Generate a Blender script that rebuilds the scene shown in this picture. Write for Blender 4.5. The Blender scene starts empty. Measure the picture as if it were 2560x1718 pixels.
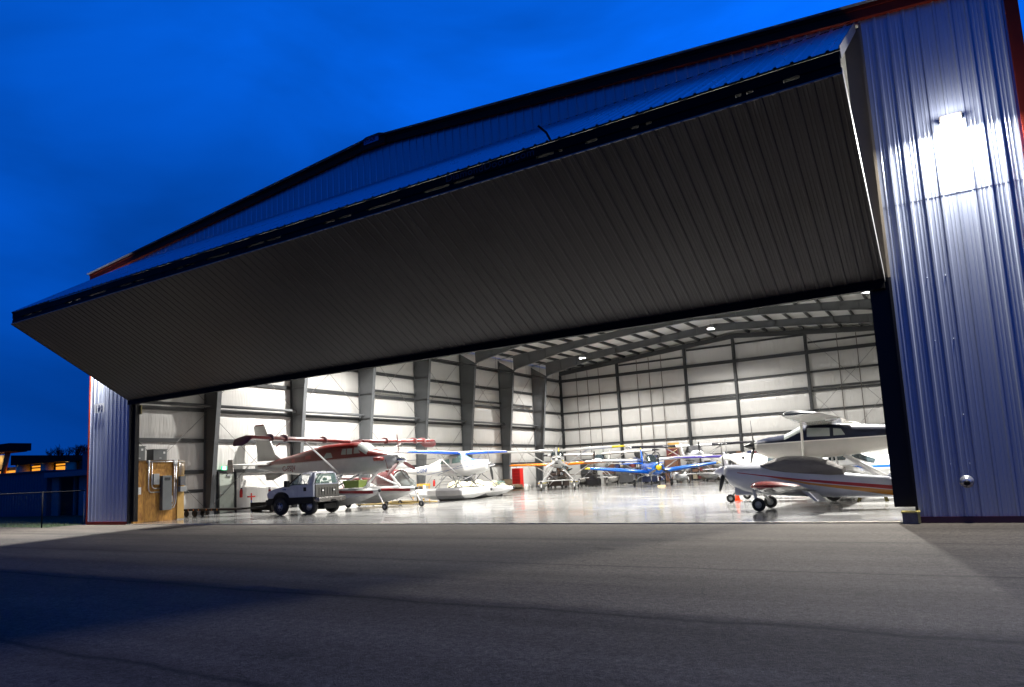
import bpy, bmesh, math, random
from math import sin, cos, pi, radians, sqrt
from mathutils import Vector, Matrix
random.seed(7)
S = bpy.context.scene
COL = S.collection

# ------------------------------------------------------------------ camera
cd = bpy.data.cameras.new("camera"); cam = bpy.data.objects.new("camera", cd); COL.objects.link(cam)
PI_, YA, RO = 0.1295, -0.5616, -0.0462
f_ = Vector((sin(YA)*cos(PI_), cos(YA)*cos(PI_), sin(PI_)))
r_ = Vector((cos(YA), -sin(YA), 0)); u_ = r_.cross(f_)
r2 = r_*cos(RO)+u_*sin(RO); u2 = -r_*sin(RO)+u_*cos(RO)
cam.matrix_world = Matrix(((r2.x, u2.x, -f_.x, 34.8585), (r2.y, u2.y, -f_.y, -18.7601), (r2.z, u2.z, -f_.z, 1.5), (0, 0, 0, 1)))
cd.sensor_fit = 'HORIZONTAL'; cd.sensor_width = 36.0; cd.lens = 1811.8645/2560*36
cd.shift_x = (1280-1244.07)/2560; cd.shift_y = (946.85-859)/2560
cd.clip_start = 0.1; cd.clip_end = 3000
S.camera = cam

# ------------------------------------------------------------------ dusk sky
wd = bpy.data.worlds.new("World"); S.world = wd; wd.use_nodes = True
nt = wd.node_tree; nt.nodes.clear()
def N(nt, t, **k):
    n = nt.nodes.new(t)
    for a, b in k.items(): setattr(n, a, b)
    return n
out = N(nt, 'ShaderNodeOutputWorld'); bg = N(nt, 'ShaderNodeBackground'); tc = N(nt, 'ShaderNodeTexCoord')
sx = N(nt, 'ShaderNodeSeparateXYZ'); rp = N(nt, 'ShaderNodeValToRGB')
nt.links.new(tc.outputs['Generated'], sx.inputs[0]); nt.links.new(sx.outputs['Z'], rp.inputs[0])
el = rp.color_ramp.elements
el[0].position = 0.0; el[0].color = (0.0006, 0.045, 0.30, 1)
el[1].position = 1.0; el[1].color = (0.0005, 0.02, 0.12, 1)
for p_, c_ in ((0.10, (0.0006, 0.062, 0.40, 1)), (0.30, (0.0008, 0.088, 0.57, 1)), (0.52, (0.001, 0.112, 0.72, 1)), (0.72, (0.0006, 0.055, 0.34, 1))):
    e = el.new(p_); e.color = c_
nz = N(nt, 'ShaderNodeTexNoise'); nz.inputs['Scale'].default_value = 2.2; nz.inputs['Detail'].default_value = 5; nz.inputs['Distortion'].default_value = .4
mp = N(nt, 'ShaderNodeMapping'); mp.inputs['Scale'].default_value = (1, 1, 2.6)
nt.links.new(tc.outputs['Generated'], mp.inputs[0]); nt.links.new(mp.outputs[0], nz.inputs[0])
mr = N(nt, 'ShaderNodeMapRange'); mr.inputs[1].default_value = .3; mr.inputs[2].default_value = .75; mr.inputs[3].default_value = .70; mr.inputs[4].default_value = 1.56
nt.links.new(nz.outputs[0], mr.inputs[0])
# the last daylight lies to the right of the hangar (+X), the left horizon is darker
dx = N(nt, 'ShaderNodeMapRange'); dx.inputs[1].default_value = -1.0; dx.inputs[2].default_value = .5; dx.inputs[3].default_value = .66; dx.inputs[4].default_value = 1.55
nt.links.new(sx.outputs['X'], dx.inputs[0])
# and the sky behind the camera (-Y) has gone nearly dark
dy = N(nt, 'ShaderNodeMapRange'); dy.inputs[1].default_value = -.9; dy.inputs[2].default_value = .3; dy.inputs[3].default_value = .36; dy.inputs[4].default_value = 1
nt.links.new(sx.outputs['Y'], dy.inputs[0])
m0 = N(nt, 'ShaderNodeMath', operation='MULTIPLY'); nt.links.new(mr.outputs[0], m0.inputs[0]); nt.links.new(dx.outputs[0], m0.inputs[1])
mm = N(nt, 'ShaderNodeMath', operation='MULTIPLY'); nt.links.new(m0.outputs[0], mm.inputs[0]); nt.links.new(dy.outputs[0], mm.inputs[1])
nt.links.new(rp.outputs[0], bg.inputs[0]); nt.links.new(mm.outputs[0], bg.inputs[1]); nt.links.new(bg.outputs[0], out.inputs[0])
S.view_settings.view_transform = 'Standard'; S.view_settings.look = 'None'
S.view_settings.exposure = 0; S.view_settings.gamma = 1
S.render.engine = 'CYCLES'
S.cycles.use_denoising = True
S.cycles.max_bounces = 7; S.cycles.diffuse_bounces = 4; S.cycles.glossy_bounces = 4; S.cycles.transmission_bounces = 5
S.cycles.sample_clamp_indirect = 6; S.cycles.caustics_reflective = False; S.cycles.caustics_refractive = False
S.cycles.use_light_tree = True

# ------------------------------------------------------------------ materials
MATS = {}
def P(name, col, rough=.5, metal=0., var=.12, scale=3., bump=0., bscale=30., emit=0., coat=0., trans=0., alpha=1., stretch=None, spec=.5):
    if name in MATS: return MATS[name]
    m = bpy.data.materials.new(name); m.use_nodes = True; t = m.node_tree; b = t.nodes['Principled BSDF']
    c = (col[0], col[1], col[2], 1)
    b.inputs['Base Color'].default_value = c; b.inputs['Roughness'].default_value = rough; b.inputs['Metallic'].default_value = metal
    b.inputs['Specular IOR Level'].default_value = spec
    if coat: b.inputs['Coat Weight'].default_value = coat; b.inputs['Coat Roughness'].default_value = .05
    if trans: b.inputs['Transmission Weight'].default_value = trans
    if alpha < 1: b.inputs['Alpha'].default_value = alpha
    if emit: b.inputs['Emission Color'].default_value = c; b.inputs['Emission Strength'].default_value = emit
    if var or bump:
        tcn = N(t, 'ShaderNodeTexCoord'); src = tcn.outputs['Object']
        if stretch:
            mpn = N(t, 'ShaderNodeMapping'); mpn.inputs['Scale'].default_value = stretch; t.links.new(src, mpn.inputs[0]); src = mpn.outputs[0]
        if var:
            n = N(t, 'ShaderNodeTexNoise'); n.inputs['Scale'].default_value = scale; n.inputs['Detail'].default_value = 6; n.inputs['Roughness'].default_value = .6
            t.links.new(src, n.inputs[0])
            r = N(t, 'ShaderNodeMapRange'); r.inputs[1].default_value = .25; r.inputs[2].default_value = .75; r.inputs[3].default_value = 1-var; r.inputs[4].default_value = 1+var
            t.links.new(n.outputs[0], r.inputs[0])
            v = N(t, 'ShaderNodeVectorMath', operation='SCALE'); v.inputs[0].default_value = col; t.links.new(r.outputs[0], v.inputs['Scale'])
            t.links.new(v.outputs[0], b.inputs['Base Color'])
            r2_ = N(t, 'ShaderNodeMapRange'); r2_.inputs[1].default_value = .3; r2_.inputs[2].default_value = .7; r2_.inputs[3].default_value = rough*.85; r2_.inputs[4].default_value = min(1, rough*1.2)
            t.links.new(n.outputs[0], r2_.inputs[0]); t.links.new(r2_.outputs[0], b.inputs['Roughness'])
        if bump:
            n2 = N(t, 'ShaderNodeTexNoise'); n2.inputs['Scale'].default_value = bscale; n2.inputs['Detail'].default_value = 5; t.links.new(src, n2.inputs[0])
            bp = N(t, 'ShaderNodeBump'); bp.inputs['Strength'].default_value = bump; bp.inputs['Distance'].default_value = .05
            t.links.new(n2.outputs[0], bp.inputs['Height']); t.links.new(bp.outputs[0], b.inputs['Normal'])
    MATS[name] = m; return m

def banded(name, col, bands, rough=.25, coat=.5):
    """paint with sprayed bands: each band = (kx,ky,kz,lo,hi,xmin,xmax,colour); ky multiplies |y|; object coordinates"""
    m = bpy.data.materials.new(name); m.use_nodes = True; t = m.node_tree; b = t.nodes['Principled BSDF']
    b.inputs['Roughness'].default_value = rough; b.inputs['Coat Weight'].default_value = coat; b.inputs['Coat Roughness'].default_value = .06
    tcn = N(t, 'ShaderNodeTexCoord'); s = N(t, 'ShaderNodeSeparateXYZ'); t.links.new(tcn.outputs['Object'], s.inputs[0])
    ab = N(t, 'ShaderNodeMath', operation='ABSOLUTE'); t.links.new(s.outputs['Y'], ab.inputs[0])
    nz_ = N(t, 'ShaderNodeTexNoise'); nz_.inputs['Scale'].default_value = 2.5; nz_.inputs['Detail'].default_value = 5; t.links.new(tcn.outputs['Object'], nz_.inputs[0])
    def M(op, a, b_):
        n = N(t, 'ShaderNodeMath', operation=op)
        for i, v in enumerate((a, b_)):
            if isinstance(v, (int, float)): n.inputs[i].default_value = v
            else: t.links.new(v, n.inputs[i])
        return n.outputs[0]
    cur = None
    rgb = N(t, 'ShaderNodeRGB'); rgb.outputs[0].default_value = (*col, 1); cur = rgb.outputs[0]
    for kx, ky, kz, lo, hi, x0, x1, cc in bands:
        e = M('ADD', M('ADD', M('MULTIPLY', s.outputs['X'], kx), M('MULTIPLY', ab.outputs[0], ky)), M('MULTIPLY', s.outputs['Z'], kz))
        k = M('MULTIPLY', M('GREATER_THAN', e, lo), M('LESS_THAN', e, hi))
        k = M('MULTIPLY', k, M('MULTIPLY', M('GREATER_THAN', s.outputs['X'], x0), M('LESS_THAN', s.outputs['X'], x1)))
        mx = N(t, 'ShaderNodeMix', data_type='RGBA'); t.links.new(k, mx.inputs['Factor']); t.links.new(cur, mx.inputs['A']); mx.inputs['B'].default_value = (*cc, 1)
        cur = mx.outputs['Result']
    r = N(t, 'ShaderNodeMapRange'); r.inputs[1].default_value = .3; r.inputs[2].default_value = .7; r.inputs[3].default_value = .9; r.inputs[4].default_value = 1.03
    t.links.new(nz_.outputs[0], r.inputs[0])
    v = N(t, 'ShaderNodeVectorMath', operation='SCALE'); t.links.new(cur, v.inputs[0]); t.links.new(r.outputs[0], v.inputs['Scale']); t.links.new(v.outputs[0], b.inputs['Base Color'])
    return m

# ------------------------------------------------------------------ mesh helpers
class MB:
    def __init__(s): s.v = []; s.f = []; s.sm = []
    def add(s, vs, fs, smooth=False):
        o = len(s.v); s.v += [tuple(p) for p in vs]; s.f += [tuple(i+o for i in f) for f in fs]; s.sm += [smooth]*len(fs); return s
    def box(s, x0, x1, y0, y1, z0, z1):
        v = [(x, y, z) for z in (z0, z1) for y in (y0, y1) for x in (x0, x1)]
        return s.add(v, [(0, 2, 3, 1), (4, 5, 7, 6), (0, 1, 5, 4), (1, 3, 7, 5), (3, 2, 6, 7), (2, 0, 4, 6)])
    def hexa(s, p):   # 8 corners: bottom 4 ccw, top 4 ccw
        return s.add(p, [(3, 2, 1, 0), (4, 5, 6, 7), (0, 1, 5, 4), (1, 2, 6, 5), (2, 3, 7, 6), (3, 0, 4, 7)])
    def loft(s, rings, caps=True, smooth=True, closed=True):
        n = len(rings[0]); o = []; [o.extend(r) for r in rings]; fs = []
        for i in range(len(rings)-1):
            for j in range(n if closed else n-1):
                k = (j+1) % n; fs.append((i*n+j, i*n+k, (i+1)*n+k, (i+1)*n+j))
        s.add(o, fs, smooth)
        if caps and closed:
            b = len(s.v)-len(o)
            s.f.append(tuple(b+i for i in range(n))[::-1]); s.f.append(tuple(b+(len(rings)-1)*n+i for i in range(n))); s.sm += [False, False]
        return s
    def tube(s, p, q, r, r1=None, n=8, flat=1.):
        p = Vector(p); q = Vector(q); d = (q-p).normalized(); a = d.orthogonal().normalized()
        if abs(d.z) < .98: a = d.cross(Vector((0, 0, 1))).normalized()
        b = d.cross(a); r1 = r if r1 is None else r1
        R = [[c+a*(rr*cos(t*2*pi/n)*flat)+b*(rr*sin(t*2*pi/n)) for t in range(n)] for c, rr in ((p, r), (q, r1))]
        return s.loft(R)
    def path(s, pts, r, n=8):
        pts = [Vector(p) for p in pts]; R = []; a = None
        for i, c in enumerate(pts):
            d = (pts[min(i+1, len(pts)-1)]-pts[max(i-1, 0)]).normalized()
            a = d.orthogonal().normalized() if a is None else (a-d*a.dot(d)).normalized()
            b = d.cross(a); R.append([c+a*r*cos(t*2*pi/n)+b*r*sin(t*2*pi/n) for t in range(n)])
        return s.loft(R)
    def lathe(s, c, axis, prof, n=20, smooth=True, caps=True):   # prof: list of (distance along axis, radius)
        d = Vector(axis).normalized(); a = d.orthogonal().normalized(); b = d.cross(a); c = Vector(c)
        return s.loft([[c+d*h+a*max(r, .001)*cos(t*2*pi/n)+b*max(r, .001)*sin(t*2*pi/n) for t in range(n)] for h, r in prof], smooth=smooth, caps=caps)
    def build(s, name, mat, parent=None, bevel=0., **props):
        me = bpy.data.meshes.new(name); me.from_pydata(s.v, [], s.f); me.polygons.foreach_set('use_smooth', s.sm)
        me.validate(); me.update()
        for m in (mat if isinstance(mat, (list, tuple)) else [mat]): me.materials.append(m)
        bm = bmesh.new(); bm.from_mesh(me); bmesh.ops.recalc_face_normals(bm, faces=bm.faces); bm.to_mesh(me); bm.free()
        o = bpy.data.objects.new(name, me); COL.objects.link(o)
        if parent: o.parent = parent
        if bevel:
            md = o.modifiers.new('bevel', 'BEVEL'); md.width = bevel; md.segments = 2; md.limit_method = 'ANGLE'
        for k, v in props.items(): o[k] = v
        return o

def thing(name, label, cat, loc=(0, 0, 0), rz=0., group=None):
    o = bpy.data.objects.new(name, None); COL.objects.link(o); o.location = loc; o.rotation_euler = (0, 0, rz); o.empty_display_size = .3
    o['label'] = label; o['category'] = cat
    if group: o['group'] = group
    return o
def tag(o, label, cat, group=None):
    o['label'] = label; o['category'] = cat
    if group: o['group'] = group
    return o
def struct(o): o['kind'] = 'structure'; return o
def copy_tree(o, parent=None):
    c = o.copy(); COL.objects.link(c); c.parent = parent
    for ch in o.children: copy_tree(ch, c)
    return c
def text_mesh(name, txt, size, mat, parent, origin, xdir, ydir, extrude=.004, spacing=1., xs=1., align='LEFT', bold=0.):
    cu = bpy.data.curves.new(name, 'FONT'); cu.body = txt; cu.size = size; cu.extrude = extrude; cu.space_character = spacing; cu.align_x = align; cu.offset = bold
    t = bpy.data.objects.new(name, cu); COL.objects.link(t)
    dg = bpy.context.evaluated_depsgraph_get(); me = bpy.data.meshes.new_from_object(t.evaluated_get(dg))
    bpy.data.objects.remove(t)
    X = Vector(xdir).normalized(); Y = Vector(ydir).normalized(); Z = X.cross(Y)
    me.transform(Matrix(((X.x*xs, Y.x, Z.x, origin[0]), (X.y*xs, Y.y, Z.y, origin[1]), (X.z*xs, Y.z, Z.z, origin[2]), (0, 0, 0, 1))))
    me.materials.clear(); me.materials.append(mat); me.name = name
    o = bpy.data.objects.new(name, me); COL.objects.link(o); o.parent = parent; return o

# corrugated sheet: ribs run along "along", repeated over x; base point p(x,t) -> world, nrm = outward normal
PROF = [(0, 0), (.018, .032), (.062, .032), (.08, 0), (.145, 0), (.155, .007), (.17, .007), (.18, 0), (.215, 0), (.225, .007), (.24, .007), (.25, 0)]
def corr(mb, x0, x1, lo, hi, nrm, pitch=.305, seg=1, off=0., hs=1.):
    xs = []; k = math.floor(x0/pitch)
    while k*pitch < x1:
        for dx_, h in PROF:
            x = k*pitch+dx_*pitch/.305
            if x0 < x < x1: xs.append((x, h))
        k += 1
    xs = [(x0, 0)]+xs+[(x1, 0)]; n = Vector(nrm)
    rows = []
    for i in range(seg+1):
        t = i/seg; rows.append([Vector(lo(x)).lerp(Vector(hi(x)), t)+n*(h*hs+off) for x, h in xs])
    return mb.loft(rows, closed=False, smooth=False)
# ------------------------------------------------------------------ dimensions of the hangar
W, L, H, EAVE = 36.74, 48.93, 11.92, 12.04
RIDGE = EAVE+W/2/12
def roofz(x): return EAVE+min(x, W-x)/12
DX0, DX1, DZ = 3.28, 33.9, 5.52

cladding = P('steel_cladding', (.38, .42, .53), .29, .45, 0)
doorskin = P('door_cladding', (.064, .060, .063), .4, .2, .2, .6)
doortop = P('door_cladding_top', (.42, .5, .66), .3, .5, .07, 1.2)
redtrim = P('dark_red_trim', (.16, .018, .010), .6, 0, .15, 2, spec=.15)
black = P('black_rubber', (.012, .012, .014), .6, 0, .1, spec=.15)
postblack = P('black_steel', (.012, .012, .014), .4, 0, .1, spec=.2)
steel = P('primer_grey_steel', (.075, .08, .085), .5, .1, .12, 1.5)
steel_dark = P('dark_grey_steel', (.020, .022, .024), .5, 0, .12, 1.5)
galv = P('galvanised', (.42, .43, .44), .4, .7, .15, 6)
rod = P('rod_steel', (.16, .155, .15), .5, .3, .1)

# ------------------------------------------------------------------ ground
def asphalt():
    m = bpy.data.materials.new('asphalt'); m.use_nodes = True; t = m.node_tree; b = t.nodes['Principled BSDF']
    tc = N(t, 'ShaderNodeTexCoord')
    def noise(sc, det=6, src=None, r=.6):
        n = N(t, 'ShaderNodeTexNoise'); n.inputs['Scale'].default_value = sc; n.inputs['Detail'].default_value = det; n.inputs['Roughness'].default_value = r
        t.links.new(src or tc.outputs['Object'], n.inputs[0]); return n.outputs[0]
    def rng(s, a, b_, c, d):
        r = N(t, 'ShaderNodeMapRange'); r.inputs[1].default_value = a; r.inputs[2].default_value = b_; r.inputs[3].default_value = c; r.inputs[4].default_value = d
        t.links.new(s, r.inputs[0]); return r.outputs[0]
    def M(op, a, b_):
        n = N(t, 'ShaderNodeMath', operation=op)
        for i, v in enumerate((a, b_)):
            if isinstance(v, (int, float)): n.inputs[i].default_value = v
            else: t.links.new(v, n.inputs[i])
        return n.outputs[0]
    mp = N(t, 'ShaderNodeMapping'); mp.inputs['Scale'].default_value = (.10, .8, 1); t.links.new(tc.outputs['Object'], mp.inputs[0])
    streak = rng(noise(1.0, 5, mp.outputs[0]), .35, .7, .66, 1.25)
    big = rng(noise(.22, 4), .3, .7, .86, 1.1)
    grain = rng(noise(24, 4, None, .9), .34, .66, .38, 1.7)
    grain2 = rng(noise(9, 4, None, .85), .35, .65, .8, 1.2)
    vo = N(t, 'ShaderNodeTexVoronoi'); vo.inputs['Scale'].default_value = 85; t.links.new(tc.outputs['Object'], vo.inputs[0])
    stone = rng(vo.outputs['Distance'], .05, .6, 1.25, .75)
    v = M('MULTIPLY', M('MULTIPLY', streak, big), M('MULTIPLY', M('MULTIPLY', grain, stone), grain2))
    # paving lane joints run parallel to the facade
    s = N(t, 'ShaderNodeSeparateXYZ'); t.links.new(tc.outputs['Object'], s.inputs[0])
    wob = rng(noise(.5, 3), 0, 1, -.22, .22)
    y = M('ADD', s.outputs['Y'], wob)
    for yj, wj in ((-4.2, .03), (-8.02, .035), (-11.55, .05), (-14.9, .04), (-17.5, .04)):
        d = M('ABSOLUTE', M('SUBTRACT', y, yj), 0)
        v = M('MULTIPLY', v, rng(d, 0, wj*1.8, .38, 1)); v = M('MULTIPLY', v, rng(d, 0, .4, .76, 1))
    # hairline cracks, old oil drips and patched darker areas
    wv_ = N(t, 'ShaderNodeTexNoise'); wv_.inputs['Scale'].default_value = 1.1; wv_.inputs['Detail'].default_value = 6; t.links.new(tc.outputs['Object'], wv_.inputs[0])
    ad = N(t, 'ShaderNodeVectorMath', operation='MULTIPLY_ADD'); t.links.new(wv_.outputs['Color'], ad.inputs[0]); ad.inputs[1].default_value = (1.6, 1.6, 0); t.links.new(tc.outputs['Object'], ad.inputs[2])
    vc = N(t, 'ShaderNodeTexVoronoi', feature='DISTANCE_TO_EDGE'); vc.inputs['Scale'].default_value = .16; t.links.new(ad.outputs[0], vc.inputs[0])
    crk = rng(vc.outputs['Distance'], 0, .0022, .45, 1)
    v = M('MULTIPLY', v, crk)
    oil = rng(noise(.75, 3), .66, .72, 1, .62); v = M('MULTIPLY', v, oil)
    sp = rng(noise(6.5, 2), .74, .80, 1, .45); v = M('MULTIPLY', v, sp)
    c = N(t, 'ShaderNodeVectorMath', operation='SCALE'); c.inputs[0].default_value = (.116, .100, .082); t.links.new(v, c.inputs['Scale'])
    t.links.new(c.outputs[0], b.inputs['Base Color'])
    b.inputs['Roughness'].default_value = .8; b.inputs['Specular IOR Level'].default_value = .25
    bp = N(t, 'ShaderNodeBump'); bp.inputs['Strength'].default_value = .8; bp.inputs['Distance'].default_value = .012
    t.links.new(M('ADD', grain, stone), bp.inputs['Height']); t.links.new(bp.outputs[0], b.inputs['Normal'])
    return m
g = MB().add([(-300, -200, -.02), (300, -200, -.02), (300, 0.05, -.02), (-300, .05, -.02)], [(0, 1, 2, 3)])
g.add([(-300, .05, -.02), (-.6, .05, -.02), (-.6, 500, -.02), (-300, 500, -.02)], [(0, 1, 2, 3)])
g.add([(W+.3, .05, -.02), (300, .05, -.02), (300, 500, -.02), (W+.3, 500, -.02)], [(0, 1, 2, 3)])
g.add([(-.6, L+.5, -.02), (W+.3, L+.5, -.02), (W+.3, 500, -.02), (-.6, 500, -.02)], [(0, 1, 2, 3)])
struct(g.build('asphalt_apron', asphalt()))

def floormat():
    m = bpy.data.materials.new('sealed_concrete'); m.use_nodes = True; t = m.node_tree; b = t.nodes['Principled BSDF']
    tc = N(t, 'ShaderNodeTexCoord')
    n = N(t, 'ShaderNodeTexNoise'); n.inputs['Scale'].default_value = .45; n.inputs['Detail'].default_value = 7; t.links.new(tc.outputs['Object'], n.inputs[0])
    r = N(t, 'ShaderNodeMapRange'); r.inputs[1].default_value = .3; r.inputs[2].default_value = .7; r.inputs[3].default_value = .19; r.inputs[4].default_value = .34
    t.links.new(n.outputs[0], r.inputs[0])
    # saw cut joints every 6.1 m
    br = N(t, 'ShaderNodeTexBrick'); br.offset = 0; br.inputs['Scale'].default_value = 1; br.inputs['Brick Width'].default_value = 6.12; br.inputs['Row Height'].default_value = 6.08
    br.inputs['Mortar Size'].default_value = .02; br.inputs['Color1'].default_value = br.inputs['Color2'].default_value = (1, 1, 1, 1); br.inputs['Mortar'].default_value = (.45, .45, .45, 1)
    t.links.new(tc.outputs['Object'], br.inputs[0])
    cb = N(t, 'ShaderNodeCombineColor'); t.links.new(r.outputs[0], cb.inputs[0]); t.links.new(r.outputs[0], cb.inputs[1]); 
    mu = N(t, 'ShaderNodeMath', operation='MULTIPLY'); mu.inputs[1].default_value = .97; t.links.new(r.outputs[0], mu.inputs[0]); t.links.new(mu.outputs[0], cb.inputs[2])
    mx = N(t, 'ShaderNodeMix', data_type='RGBA', blend_type='MULTIPLY'); mx.inputs['Factor'].default_value = 1
    t.links.new(cb.outputs[0], mx.inputs['A']); t.links.new(br.outputs[0], mx.inputs['B']); t.links.new(mx.outputs['Result'], b.inputs['Base Color'])
    n2 = N(t, 'ShaderNodeTexNoise'); n2.inputs['Scale'].default_value = .9; n2.inputs['Detail'].default_value = 6
    mp = N(t, 'ShaderNodeMapping'); mp.inputs['Scale'].default_value = (.25, 1, 1); t.links.new(tc.outputs['Object'], mp.inputs[0]); t.links.new(mp.outputs[0], n2.inputs[0])
    r2 = N(t, 'ShaderNodeMapRange'); r2.inputs[1].default_value = .35; r2.inputs[2].default_value = .68; r2.inputs[3].default_value = .10; r2.inputs[4].default_value = .30
    t.links.new(n2.outputs[0], r2.inputs[0]); t.links.new(r2.outputs[0], b.inputs['Roughness'])
    bp = N(t, 'ShaderNodeBump'); bp.inputs['Strength'].default_value = .06; bp.inputs['Distance'].default_value = .05
    t.links.new(n2.outputs[0], bp.inputs['Height']); t.links.new(bp.outputs[0], b.inputs['Normal'])
    b.inputs['Coat Weight'].default_value = .35; b.inputs['Coat Roughness'].default_value = .07
    return m
struct(MB().box(-.05, W+.05, -.02, L+.1, -.3, 0).build('hangar_floor', floormat()))
tag(MB().box(DX0, DX1-.35, -.085, -.022, -.018, .012).build('door_sill', P('sill_steel', (.62, .56, .42), .4, .4, .25, 3)), 'pale steel sill strip along the hangar door threshold', 'door sill')

# ------------------------------------------------------------------ hangar
hg = thing('hangar', 'large blue grey steel hangar with its wide folding door raised open', 'hangar', (0, 0, 0))
up = lambda z: (lambda x: (x, 0, z))
# left strip, right strip (two courses with a lap), gable over the door
b = MB(); corr(b, 0.02, DX0, up(.12), lambda x: (x, 0, roofz(x)-.05), (0, -1, 0)); b.build('front_wall', cladding, hg)
b = MB(); corr(b, DX1+.02, W-.02, up(.12), up(7.28), (0, -1, 0)); corr(b, DX1+.02, W-.02, up(7.24), lambda x: (x, 0, roofz(x)-.05), (0, -1, 0), off=.007)
for zz in (5.42, 3.98, 2.3, 1.24, .2):
    for xx in (34.63, 34.98):
        b.lathe((xx, -.028 if False else -.002, zz), (0, -1, 0), [(0, .012), (.012, .012), (.018, .004)], 8)
b.build('front_wall', cladding, hg)
b = MB(); corr(b, DX0, DX1+.02, up(H), lambda x: (x, 0, roofz(x)-.05), (0, -1, 0)); b.build('front_wall', cladding, hg)
MB().box(-.02, DX0, -.05, .02, -.02, .118).build('base_flashing', redtrim, hg)
MB().box(DX1+.0, W+.04, -.05, .02, -.02, .118).build('base_flashing', P('purple_black_flashing', (.05, .012, .03), .4), hg)
MB().box(-.06, .0, -.06, .12, 0, EAVE-.05).build('corner_trim', redtrim, hg)
MB().box(W-.02, W+.22, -.075, .12, 0, EAVE-.05).build('corner_trim', redtrim, hg)
for s_ in (0, 1):    # rake trim, one piece each slope
    x0, x1 = ((-.12, W/2), (W/2, W+.26))[s_]
    z0, z1 = (EAVE-.01, RIDGE) if s_ == 0 else (RIDGE, EAVE-.02)
    b = MB().hexa([(x0, -.14, z0-.31), (x1, -.14, z1-.31), (x1, .1, z1-.31), (x0, .1, z0-.31), (x0, -.14, z0), (x1, -.14, z1), (x1, .1, z1), (x0, .1, z0)])
    b.hexa([(x0, -.17, z0-.09), (x1, -.17, z1-.09), (x1, -.14, z1-.09), (x0, -.14, z0-.09), (x0, -.17, z0+.02), (x1, -.17, z1+.02), (x1, -.14, z1+.02), (x0, -.14, z0+.02)])
    b.build('roof_trim', redtrim, hg)
b = MB().hexa([(W/2-.58, -.2, RIDGE-.36), (W/2+.58, -.2, RIDGE-.36), (W/2+.58, 0, RIDGE-.36), (W/2-.58, 0, RIDGE-.36), (W/2-.58, -.2, RIDGE-.0), (W/2+.58, -.2, RIDGE-.0), (W/2+.58, 0, RIDGE-.0), (W/2-.58, 0, RIDGE-.0)])
b.hexa([(W/2-.58, -.2, RIDGE), (W/2+.58, -.2, RIDGE), (W/2+.58, 0, RIDGE), (W/2-.58, 0, RIDGE), (W/2-.3, -.2, RIDGE+.09), (W/2+.3, -.2, RIDGE+.09), (W/2+.3, 0, RIDGE+.09), (W/2-.3, 0, RIDGE+.09)])
b.build('ridge_cap', redtrim, hg)
pl = MB().box(W/2-.38, W/2+.3, -.225, -.202, RIDGE-.2, RIDGE+.02).build('name_plate', P('blue_plate', (.12, .3, .6), .5, 0, 0), hg)
text_mesh('lettering', 'STAR', .19, P('plate_ink', (.01, .02, .06), .5, 0, 0), pl, (W/2-.34, -.23, RIDGE-.16), (1, 0, 0), (0, 0, 1), xs=1.15, bold=.004)
MB().add([(-.2, -.3, EAVE-.01), (W/2, -.3, RIDGE), (W/2, L+.3, RIDGE), (-.2, L+.3, EAVE-.01)], [(0, 1, 2, 3)]).add([(W+.26, -.3, EAVE-.01), (W/2, -.3, RIDGE+.001), (W/2, L+.3, RIDGE+.001), (W+.26, L+.3, EAVE-.01)], [(3, 2, 1, 0)]).build('roof', cladding, hg)
b = MB()
b.loft([[(-.06, y, z) for z in (0, EAVE-.1)] for y in (0.13, L+.1)], closed=False, smooth=False); b.build('side_wall', cladding, hg)
b = MB().loft([[(W+.03, y, z) for z in (0, EAVE-.1)] for y in (0.13, L+.1)], closed=False, smooth=False); b.build('side_wall', cladding, hg)

MB().box(-.05, W+.02, L+.1, L+.12, 0, EAVE-.1).build('back_wall', cladding, hg)
# --- vinyl faced insulation inside: pillows between girts
ROWS = [2.3, 3.98, 5.64, 7.32, 8.98, 10.66]
def quilt():
    m = bpy.data.materials.new('white_vinyl_insulation'); m.use_nodes = True; t = m.node_tree; b = t.nodes['Principled BSDF']
    tc = N(t, 'ShaderNodeTexCoord'); b.inputs['Base Color'].default_value = (.46, .455, .44, 1); b.inputs['Roughness'].default_value = .38
    mp = N(t, 'ShaderNodeMapping'); mp.inputs['Scale'].default_value = (2.2, 2.2, .22); t.links.new(tc.outputs['Object'], mp.inputs[0])
    n = N(t, 'ShaderNodeTexNoise'); n.inputs['Scale'].default_value = 1.3; n.inputs['Detail'].default_value = 4; t.links.new(mp.outputs[0], n.inputs[0])
    n2 = N(t, 'ShaderNodeTexNoise'); n2.inputs['Scale'].default_value = 5; n2.inputs['Detail'].default_value = 3; t.links.new(mp.outputs[0], n2.inputs[0])
    a = N(t, 'ShaderNodeMath', operation='MULTIPLY_ADD'); t.links.new(n2.outputs[0], a.inputs[0]); a.inputs[1].default_value = .35; t.links.new(n.outputs[0], a.inputs[2])
    bp = N(t, 'ShaderNodeBump'); bp.inputs['Strength'].default_value = .7; bp.inputs['Distance'].default_value = .10; t.links.new(a.outputs[0], bp.inputs['Height']); t.links.new(bp.outputs[0], b.inputs['Normal'])
    return m
QM = quilt()
def pillow(z, top):
    rows = [0.0]+ROWS+[top]
    for a, c in zip(rows, rows[1:]):
        if a <= z <= c:
            t = (z-a)/(c-a); return .13*(1-(2*t-1)**4)
    return 0
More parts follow.
